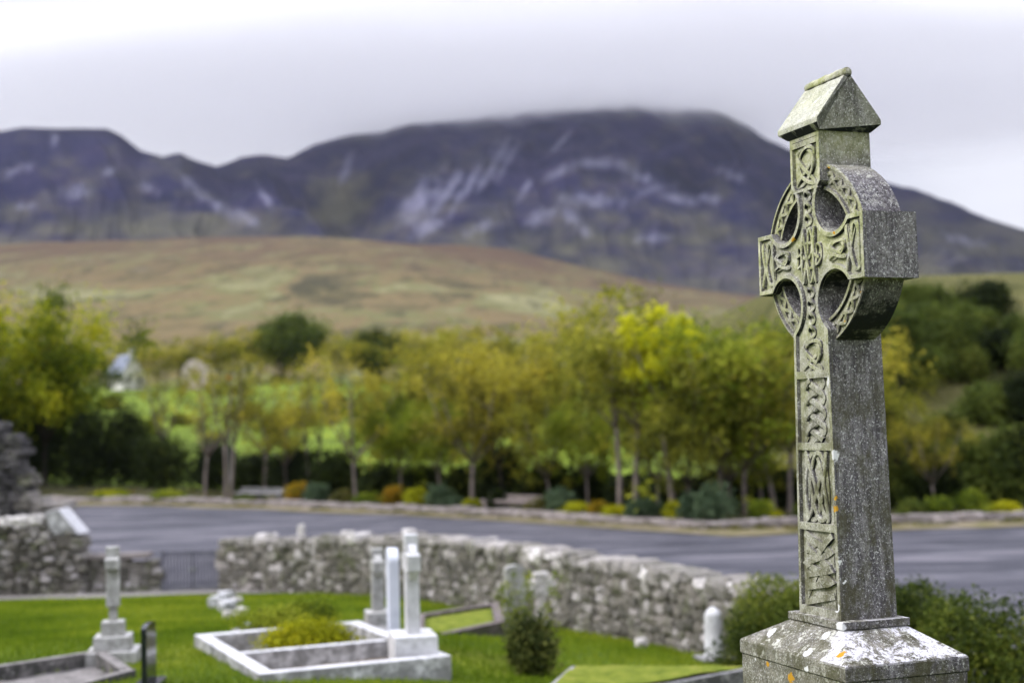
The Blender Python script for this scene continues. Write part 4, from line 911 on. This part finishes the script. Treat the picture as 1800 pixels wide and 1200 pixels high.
for (px, d, yt, lb) in [(1610, 105, 498, 'dark green tree at the top left of the bank on the right'), (1680, 112, 515, 'dark green tree at the middle of the bank top'), (1770, 118, 510, 'dark green tree at the top of the bank near the right edge'), (1850, 110, 520, 'dark green tree on the bank just out at the right edge'),
                        (1530, 100, 520, 'dark green tree right behind the arm of the tall cross'), (1645, 96, 530, 'second dark green tree from the left on the bank, a little lower'), (1730, 100, 540, 'dark green tree below the middle of the bank top'), (1800, 98, 550, 'dark green tree at the right edge below the bank top'), (1590, 92, 540, 'dark green tree just right of the cross ring behind the olive brown one'), (1860, 92, 560, 'dark green tree at the right edge, halfway up the bank')]:
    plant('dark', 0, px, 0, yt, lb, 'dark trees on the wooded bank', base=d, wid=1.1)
# wood along the top of the field, at the foot of the moor
FW = [('olive', 1, 150, 600), ('autumn', 1, 186, 610), ('olive', 0, 250, 598), ('autumn', 1, 283, 590), ('olive', 1, 318, 585), ('autumn', 0, 352, 590), ('olive', 0, 386, 578), ('autumn', 1, 420, 570), ('olive', 1, 455, 575), ('dark', 0, 508, 552), ('autumn', 0, 540, 580), ('olive', 0, 572, 572), ('autumn', 1, 606, 580), ('olive', 1, 640, 576), ('dark', 0, 668, 578), ('autumn', 0, 700, 572), ('olive', 1, 735, 574), ('autumn', 1, 770, 570), ('olive', 0, 805, 566), ('autumn', 0, 845, 565), ('olive', 1, 900, 566), ('autumn', 1, 990, 560), ('olive', 0, 222, 590)]
FWL = ['just left of the white house', 'behind the left side of the white house', 'right of the white house', 'midway from the white house to the ring sculpture', 'behind the left rim of the ring sculpture', 'right behind the ring sculpture', 'behind the orange sign', 'with the highest crown left of the dark round tree', 'next to the dark round tree on its left', '', 'next to the dark round tree on its right', 'above the forked pale trunk, to its left', 'above the forked pale trunk', 'above the forked pale trunk, to its right', '', 'right of the smaller dark tree', 'behind the tiny white shed', 'right of the tiny white shed', 'behind the slender pale trunked tree', 'left of the spreading golden crown', 'behind the spreading golden crown', 'behind the olive tree left of the twin stems', 'directly behind the white house']
for i, (k, v, px, yt) in enumerate(FW):
    d = 272+(i*37 % 34)+(34 if px in (150, 186, 222, 250) else 0)
    lb = {508: 'dark green round tree rising from the far wood at the foot of the moor', 668: 'smaller dark tree in the far wood left of the tiny white shed'}.get(px, 'far brownish olive tree '+FWL[i])
    plant(k, v, px, 0, yt, lb, 'trees of the far wood above the field', base=d, wid=1.3)
def bush(name, loc, r_, h, leafm, n_, size, label, cat='shrub', group=None, seed=1, stem=True, rough=.35):
    rs = np.random.RandomState(seed); t = empty(name, loc, 0, label, cat, group); cl = []
    for i in range(9):
        a = rs.uniform(0, 6.28); k = rs.uniform(0, .62)*(1 if i else 0); c_ = rs.uniform(.4, .6)
        cl.append((r_[0]*k*math.cos(a), r_[1]*k*math.sin(a), h*rs.uniform(.35, .58), r_[0]*c_, r_[1]*c_, h*rs.uniform(.34, .45)))
    cl.append((0, 0, h*.3, r_[0]*.85, r_[1]*.85, h*.32))
    leaf_mesh('foliage', cl, n_, size, leafm, rs, .55, t, .14)
    if stem:
        mb = MB()
        for i in range(5):
            a = i*1.3; mb.tube([(0, 0, -.05), (r_[0]*.25*math.cos(a), r_[1]*.25*math.sin(a), h*.35), (r_[0]*.5*math.cos(a), r_[1]*.5*math.sin(a), h*.7)], [h*.03, h*.022, h*.01], 5)
        mb.build('stems', M['bark_dark'], t)
    return t
# planted shrubs along the far kerb: px, foot y, half width px, height px
SHR = [(522, 879, 22, 36, 'leaf_orange', 'orange leaved shrub right of the grey bench'), (556, 882, 28, 34, 'leaf_grey', 'grey green mound against the orange leaved shrub'), (604, 892, 18, 26, 'leaf_rust', 'small olive brown shrub at the kerb below the forked tree'), (650, 884, 28, 22, 'leaf_fresh', 'low fresh green shrub right of the olive brown one'),
 (690, 896, 24, 36, 'leaf_orange', 'rusty orange round shrub touching the yellow one'), (735, 899, 26, 36, 'leaf_yellow', 'bright yellow round shrub on the kerb'), (775, 890, 30, 40, 'leaf_grey', 'tall grey green mound right of the yellow round shrub'), (800, 900, 24, 20, 'leaf_grey', 'low grey green mound beside the slender tree'), (828, 902, 18, 18, 'leaf_yellow', 'little yellow green tuft at the end of the grey mounds'),
 (877, 908, 23, 38, 'leaf_dark', 'dark green ball shrub in front of the stone bench'), (990, 905, 36, 48, 'leaf_grey', 'large blue green dome shrub right of the stone bench'), (1012, 914, 38, 22, 'leaf_yellow', 'low yellow green mat under the blue green dome'), (1080, 916, 32, 20, 'leaf_yellow', 'second low yellow mat at the kerb under the twin stems'),
 (1056, 900, 22, 26, 'leaf_orange', 'small rusty shrub behind the yellow mats'), (1130, 910, 42, 34, 'leaf_grey', 'wide grey green shrub right of the twin stems'), (1186, 914, 20, 32, 'leaf_yellow', 'yellowish upright shrub between two grey green ones'), (1255, 920, 52, 66, 'leaf_grey', 'biggest grey green shrub, sprawling at the kerb'), (1215, 915, 28, 50, 'leaf_grey', 'grey green shrub leaning on the biggest one'),
 (1338, 905, 24, 36, 'leaf_fresh', 'green shrub left of the cross shaft'), (1356, 920, 26, 20, 'leaf_yellow', 'low yellow tuft on the kerb left of the cross shaft'), (1600, 905, 30, 30, 'leaf_hedge', 'green shrub on the kerb right of the cross shaft'), (1650, 905, 30, 34, 'leaf_fresh', 'green shrub on the kerb at the foot of the bank'), (1765, 905, 34, 22, 'leaf_yellow', 'yellow green low shrub near the right edge'), (1715, 905, 34, 44, 'leaf_fresh', 'fresh green low shrub at the foot of the bank near the right edge'),
 (1420, 912, 30, 30, 'leaf_hedge', 'green shrub hidden behind the cross shaft'), (440, 880, 30, 14, 'leaf_fresh', 'low green tuft behind the grey bench'), (300, 880, 40, 16, 'leaf_fresh', 'low green tuft along the left verge'), (190, 878, 44, 16, 'leaf_green', 'low bright green tuft at the left end of the verge'), (945, 900, 22, 26, 'leaf_rust', 'brown green shrub at the right end of the stone bench')]
for i, (px, py, hw_, hh, lm, lb) in enumerate(SHR):
    a, b = ray(px, py); d = 50.
    for _ in range(40): d = float(kerb_y(a*d))+1.1
    x = a*d; k = d/F
    bush('shrub', (x, d, .2), (hw_*k*1.05, hw_*k*.85), hh*k*1.1, M[lm], 1100, .055+.0009*d, lb, 'shrub', 'planted shrubs along the far kerb', 100+i, stem=False)
# understory hedge of separate dark bushes behind the planted bed
i = 0
for px in range(-70, 1500, 74):
    a, b = ray(px, 860); d = 60.
    for _ in range(40): d = float(kerb_y(a*d))+7.5+3*random.random()
    x = a*d; k = d/F; left = px < 230
    ht = (175 if px < 110 else 150 if px < 230 else 112 if px < 320 else random.uniform(66, 100))*k
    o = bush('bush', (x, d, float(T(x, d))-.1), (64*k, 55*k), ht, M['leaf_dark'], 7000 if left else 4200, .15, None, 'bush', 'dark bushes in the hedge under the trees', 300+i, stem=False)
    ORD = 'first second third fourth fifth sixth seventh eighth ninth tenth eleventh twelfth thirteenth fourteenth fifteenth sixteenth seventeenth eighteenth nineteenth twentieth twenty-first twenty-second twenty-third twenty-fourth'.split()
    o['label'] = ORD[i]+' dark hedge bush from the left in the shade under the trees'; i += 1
FB = [(268, 765, 26, 34, 'leaf_fresh', 'light green bush in the field left of the leaning stems'), (318, 748, 22, 26, 'leaf_olive', 'olive bush in the field below the ring sculpture'), (440, 740, 26, 36, 'leaf_olive', 'olive bush in the field right of the leaning stems'), (482, 765, 34, 50, 'leaf_hedge', 'dark green bush in the field right of the leaning stems'), (532, 750, 28, 44, 'leaf_olive', 'olive bush in the field above the orange leaved shrub'),
 (585, 745, 26, 60, 'leaf_hedge', 'green bush in the field left of the forked pale trunk'), (655, 765, 34, 64, 'leaf_fresh', 'fresh green bush in the field right of the forked pale trunk'), (712, 770, 32, 70, 'leaf_hedge', 'dark green bush in the field under the tiny white shed'), (195, 720, 30, 30, 'leaf_olive', 'olive bush in the field below the white house'), (380, 775, 24, 22, 'leaf_olive', 'small olive bush low in the field between the stems')]
for j, (px, py, wv, hv, lm, lb) in enumerate(FB):
    x, y, z = gp(px, py, 95., 300.); k = y/F
    bush('bush', (x, y, z-.2), (wv*k, wv*k*.8), hv*k, M[lm], 2600, .16, lb, 'bush', 'bushes standing in the green field', 600+j, stem=False)
i = 0
for (px, py, wv, hv) in [(1640, 850, 50, 90), (1700, 850, 60, 120), (1770, 850, 60, 130), (1830, 850, 60, 150), (1665, 770, 50, 80), (1730, 740, 60, 70), (1800, 740, 60, 80), (1620, 800, 40, 90), (1690, 700, 55, 60), (1760, 690, 60, 60), (1590, 850, 40, 80), (1600, 700, 50, 80), (1540, 850, 40, 90), (1560, 760, 50, 90), (1650, 650, 60, 70), (1740, 640, 60, 60)]:
    d = 63+(860-py)*.2; a, b = ray(px, py); x = a*d; k = d/F; z = float(T(x, d)); 
    o = bush('bush', (x, d, z-.2), (wv*k*1.15, wv*k), hv*k*1.25, M['leaf_hedge' if i % 3 else 'leaf_dark'], 5500, .14, None, 'bush', 'bushes covering the bank on the right', 400+i, stem=False)
    BL = ['low on the bank beside the small russet tree', 'low on the bank, second from the kerb end', 'low on the bank near the right edge', 'low on the bank at the right edge itself', 'halfway up the bank above the russet tree', 'halfway up the bank in its middle', 'halfway up the bank at the right edge', 'left of the russet tree', 'upper middle of the bank', 'upper bank near the right edge', 'just right of the cross shaft at kerb level', 'above the olive brown tree', 'hidden behind the cross shaft at kerb level', 'behind the olive brown tree', 'below the dark tree at the top left of the bank', 'below the dark tree at the middle of the bank top']
    o['label'] = 'dark green rounded bush '+BL[i]; i += 1

# weeds and low ground cover along the kerb and in the bed
rs_ = np.random.RandomState(77); cl = []
for i in range(420):
    x = rs_.uniform(-34, 44); f_ = rs_.rand(); ky_ = float(kerb_y(x)); off = -1.6+f_*1.9 if rs_.rand() < .45 else rs_.uniform(.5, 6.5)
    r_ = rs_.uniform(.18, .6); zz = .04 if off < 0 else max(.22, float(T(x, ky_+off))+.1); cl.append((x, ky_+off, zz, r_, r_*.7, r_*.32*(1.6 if off > 1 else 1)))
tag(leaf_mesh('ground_cover', cl, 26000, .075, M['leaf_rust'], rs_, .2, None, .25), 'low olive weeds and ground cover along the far kerb and bed', 'ground cover', kind='stuff')
# near shrubs
x, y, z = gp(938, 1186); hb = at(938, 1058, y)[2]-z
bush('shrub', (x, y, z), (.36, .32), hb*1.02, M['leaf_brown'], 3000, .036, 'dark brown green conical shrub on the lawn between the plots', 'shrub', None, 9)
mb = MB(); t = empty('sapling', (x-.05, y+.7, float(T(x, y+.7))), 0, 'wispy pale green sapling behind the dark conical shrub', 'sapling'); rs_ = np.random.RandomState(2); cl = []
for i in range(9):
    dx, dy = rs_.uniform(-.45, .6), rs_.uniform(-.3, .3); h_ = rs_.uniform(.8, 1.35); mb.tube([(0, 0, -.05), (dx*.4, dy*.4, h_*.5), (dx, dy, h_)], [.012, .009, .003], 5)
    for k in range(4): q = .45+.18*k; cl.append((dx*q, dy*q, h_*q+.05, .09, .09, .1))
mb.build('stems', M['bark'], t); leaf_mesh('foliage', cl, 1300, .020, M['leaf_fresh'], rs_, .1, t)
p = gl(Lw*.55, Ld*.74); bush('shrub', (*p, ZK-.22), (.74, .46), .46, M['leaf_yellow'], 9000, .026, 'spreading yellow green shrub filling the far half of the white kerbed plot', 'shrub', None, 15)
p = gl(Lw*.62, Ld+.75); bush('shrub', (*p, float(T(*p))+.02), (.80, .5), .50, M['leaf_fresh'], 6500, .026, 'loose pale green shrub behind the white kerbed plot', 'shrub', None, 16)
# clipped hedge behind the tall cross
hg = empty('hedge', (4.4, 17, 1.2), 0, 'dense dark green hedge running behind the tall cross to the right edge', 'hedge'); rs_ = np.random.RandomState(8); cl = []
HP = [(1312, 19.0, 1008), (1350, 18.6, 1000), (1400, 18.0, 1004), (1450, 17.6, 1010), (1500, 17.2, 1012), (1560, 16.8, 1012), (1620, 16.4, 1010), (1680, 16.0, 1024), (1740, 15.6, 1034), (1800, 15.2, 1058), (1870, 14.8, 1060), (1950, 14.4, 1065)]
for (px, d, yt) in HP:
    x, y, zt = at(px, yt, d); z0 = float(T(x, d))
    for k in range(9):
        r_ = rs_.uniform(.26, .42); zz = z0+(zt-z0-r_*.9)*rs_.uniform(0, 1) if k else zt-r_*.9
        cl.append((x-4.4+rs_.uniform(-.25, .25), y-17+rs_.uniform(-.35, .3), zz-1.2, r_, r_, r_*.85))
leaf_mesh('foliage', cl, 60000, .028, M['leaf_box'], rs_, .5, hg, .1)
mb = MB()
for (px, d, yt) in HP:
    x, y, zt = at(px, yt, d); z0 = float(T(x, d)); mb.tube([(x-4.4, y-17, z0-1.3), (x-4.35, y-17, (z0+zt)/2-1.2), (x-4.5, y-17, zt-1.55)], [.05, .035, .015], 6)
mb.build('stems', M['bark_dark'], hg)

# lawn grass: short blades, one object
rs_ = np.random.RandomState(6); n_ = 130000
X = rs_.uniform(-16, 6.5, n_*2); Y = 11.5+rs_.rand(n_*2)**1.5*28; k_ = (Y < np.interp(X, YB_X, YB_Y)-.55) & (np.abs(X+.0) < Y*.42+1) & ~((X < -4.2) & (Y > 37.2))
X, Y = X[k_], Y[k_]; 
q_ = (X-B.x)*e_1.x+(Y-B.y)*e_1.y; p_ = (X-B.x)*e_2.x+(Y-B.y)*e_2.y; k_ = ~((q_ > -.1) & (q_ < Lw+.1) & (p_ > -.1) & (p_ < Ld+.1)); X, Y = X[k_], Y[k_]
k_ = np.abs(T(X, Y)-T(X, Y, True)) < .01; X, Y = X[k_], Y[k_]
Z = T(X, Y); n_ = len(X); a = rs_.uniform(0, 6.28, n_); h_ = rs_.uniform(.025, .075, n_)*(1+.5*(vn(X*2, Y*2, 5)-.5)); w_ = rs_.uniform(.006, .012, n_)*(Y/16)
V = np.stack([np.stack([X-np.cos(a)*w_, Y-np.sin(a)*w_, Z-.01], 1), np.stack([X+np.cos(a)*w_, Y+np.sin(a)*w_, Z-.01], 1), np.stack([X+rs_.normal(size=n_)*.02, Y+rs_.normal(size=n_)*.02, Z+h_], 1)], 1).reshape(-1, 3)
me = bpy.data.meshes.new('grass'); me.vertices.add(len(V)); me.vertices.foreach_set('co', V.ravel()); q = np.arange(3*n_, dtype=np.int32); me.loops.add(3*n_); me.loops.foreach_set('vertex_index', q)
me.polygons.add(n_); me.polygons.foreach_set('loop_start', q[::3]); me.polygons.foreach_set('loop_total', np.full(n_, 3, np.int32)); me.update(calc_edges=True); me.materials.append(M['grass'])
a_ = me.attributes.new('rnd', 'FLOAT', 'POINT'); a_.data.foreach_set('value', np.repeat(np.clip(rs_.rand(n_)*.5+vn(X/1.6, Y/1.6, 9)*.6, 0, 1), 3).astype(np.float32))
o = bpy.data.objects.new('grass', me); COL.objects.link(o); tag(o, 'short green grass growing on the graveyard lawn', 'grass', kind='stuff')

# ------------------------------------------------------------------ benches by the car park
def kpt(px, py, off):
    a, b = ray(px, py); d = 50.
    for _ in range(40): d = float(kerb_y(a*d))+off
    return a*d, d
def bench(px0, px1, py, m, label):
    (xa, ya), (xb, yb) = kpt(px0, py, .9), kpt(px1, py, .9); L_ = math.hypot(xb-xa, yb-ya); an = math.atan2(yb-ya, xb-xa)
    t = empty('stone_bench', ((xa+xb)/2, (ya+yb)/2, .2), an, label, 'bench', 'stone benches beside the car park')
    MB().box((0, 0, .50), (L_/2, .28, .07)).build('seat', m, t, bevel=.02)
    for s_ in (-1, 1): MB().box((s_*(L_/2-.25), 0, .19), (.16, .22, .24)).build('leg', m, t, bevel=.02)
    MB().box((0, .30, .62), (L_/2*.98, .05, .2)).build('backrest', m, t, bevel=.02)
bench(418, 500, 886, M['grey_stone'], 'grey stone bench beside the orange leaved shrub')
bench(852, 946, 900, M['bench_stone'], 'pinkish stone bench behind the dark green ball shrub')

# ------------------------------------------------------------------ house, sculpture and small far things
def house(px, py, d, w_, dp, hw_, hr, rz, label, chim=True, m='render'):
    x, d, z = gp(px, py, 120., 480.); k_ = d/270; w_ *= k_; dp *= k_; hw_ *= k_; hr *= k_; t = empty('house', (x, d, z), rz, label, 'house')
    mb = MB(); V = [(-w_/2, -dp/2, -1), (w_/2, -dp/2, -1), (w_/2, dp/2, -1), (-w_/2, dp/2, -1), (-w_/2, -dp/2, hw_), (w_/2, -dp/2, hw_), (w_/2, dp/2, hw_), (-w_/2, dp/2, hw_), (0, -dp/2, hw_+hr), (0, dp/2, hw_+hr)]
    mb.add(V, [(0, 1, 5, 8, 4), (2, 3, 7, 9, 6), (1, 2, 6, 5), (3, 0, 4, 7), (3, 2, 1, 0)]); mb.build('wall', M[m], t)
    mb = MB(); ov, th = .35, .18
    for s_ in (-1, 1):
        k = hr/(w_/2); xe = s_*(w_/2+ov); V = []
        for y_ in (-dp/2-.25, dp/2+.25): V += [(0, y_, hw_+hr+.03), (xe, y_, hw_-ov*k+.03), (xe, y_, hw_-ov*k+th), (0, y_, hw_+hr+th)]
        mb.add(V, [(0, 1, 2, 3), (7, 6, 5, 4), (0, 4, 5, 1), (1, 5, 6, 2), (2, 6, 7, 3), (3, 7, 4, 0)])
    rf = mb.build('roof', M['slate'], t)
    if chim: MB().box((0, -dp/2+.6, hw_+hr+.5), (.45, .4, .9)).build('chimney', M[m], rf)
    for y_ in (-dp/2-.03,):
        for xx in (-w_*.25, w_*.25):
            wd = MB().box((xx, y_, hw_*.55), (.5, .06, .6)).build('window', M['render'], t); MB().box((xx, y_-.05, hw_*.55), (.4, .03, .5)).build('pane', M['glass'], wd)
    MB().box((w_/2+.03, 0, 1.0), (.05, .5, 1.05)).build('door', M['iron'], t)
    return t
house(222, 684, 285, 4.8, 5.8, 3.0, 3.4, .75, 'white cottage with steep slate roof seen between the crowns at left')
t = house(748, 674, 270, 3.2, 4., 2.4, 1.6, .3, 'tiny white shed gable glimpsed among the golden crowns', False)
x, y, z0 = gp(343, 684, 100., 480.); kr = y/F*24/1.15
t = empty('ring_sculpture', (x, y, z0), .25, 'pale upright stone ring sculpture standing in the green field', 'sculpture')
mb = MB(); n_ = 36; V = []
for i in range(n_):
    a = 2*math.pi*i/n_
    for r_, yy in ((.52, -.3), (1.15+.05*math.sin(i*2.3), -.26), (1.15+.05*math.sin(i*2.3), .26), (.52, .3)): V.append((r_*kr*math.cos(a)*.95, yy*kr, kr*1.25+r_*kr*1.12*math.sin(a)))
mb.add(V, [(i*4+k, i*4+(k+1) % 4, ((i+1) % n_)*4+(k+1) % 4, ((i+1) % n_)*4+k) for i in range(n_) for k in range(4)]); mb.build('ring', M['pink'], t)
MB().box((0, 0, 0), (.9*kr, .5*kr, .25*kr)).build('base', M['pink'], t)
x, y = kpt(405, 860, 6); zt = at(405, 663, y)[2]
t = empty('road_sign', (x, y, float(T(x, y))), 0, 'small round orange sign on a pole among the bare stems', 'sign'); h_ = zt-float(T(x, y))
MB().tube([(0, 0, -.2), (0, 0, h_)], [.04, .04], 8).build('pole', M['galv'], t); MB().tube([(0, -.05, h_), (0, -.075, h_)], [.17, .17], 20).build('sign_plate', M['orange'], t)

# ------------------------------------------------------------------ cloud on the summit and the thin haze
def cloud(cx_, cy_, zb, zt, rx, ry, dens, seed):
    bm = bmesh.new(); bmesh.ops.create_icosphere(bm, subdivisions=5, radius=1)
    for v in bm.verts:
        x, y, z = v.co; s_ = 1+.5*float(fbm(x*2.2+seed, y*2.2+z, 3, seed))
        kz = (zt-zb)*.5; zz = (abs(z)**.6)*(1 if z > 0 else -1)
        und = float(fbm(x*4+seed*3, y*4, 3, seed+5))*26
        v.co = (cx_+x*rx*s_, cy_+y*ry*s_, (zb+zt)/2+zz*kz+und)
    me = bpy.data.meshes.new('cloud'); bm.to_mesh(me); bm.free()
    n = NT('cloud_vapour'); pv = n.n('ShaderNodeVolumePrincipled', {'Color': (.988, .989, .995, 1), 'Density': dens, 'Anisotropy': .35}); n.t.links.new(pv.outputs[0], n.out.inputs['Volume'])
    try: n.m.volume_intersection_method = 'FAST'
    except Exception: pass
    me.materials.append(n.m); return me
cr_ = empty('cloud', (0, 0, 0), 0, 'low cloud cap hiding the summit of the mountain', 'cloud'); cr_['kind'] = 'stuff'
for i, (zb, dens, rx, ry) in enumerate([(530, .0003, 1750, 780), (552, .0008, 1700, 760), (572, .0018, 1650, 740), (590, .004, 1600, 720), (608, .010, 1550, 700)]):
    me = cloud(60, 2780, zb, 722-2*i, rx, ry, dens, 3+i); o = bpy.data.objects.new('cloud_layer', me); COL.objects.link(o); o.parent = cr_
mb = MB(); mb.box((0, 2600, 500), (5200, 2750, 562)); n = NT('haze'); pv = n.n('ShaderNodeVolumePrincipled', {'Color': (.80, .84, 1, 1), 'Density': .00003, 'Anisotropy': .2}); n.t.links.new(pv.outputs[0], n.out.inputs['Volume'])
tag(mb.build('haze', n.m), 'thin bluish haze between the graveyard and the mountain', 'haze', kind='stuff')
# unused tree prototypes are removed
for L__ in SPECIES.values():
    for p_ in L__:
        if p_.name not in used:
            for ch in [q for q in bpy.data.objects if q.parent == p_]: bpy.data.objects.remove(ch)
            bpy.data.objects.remove(p_)
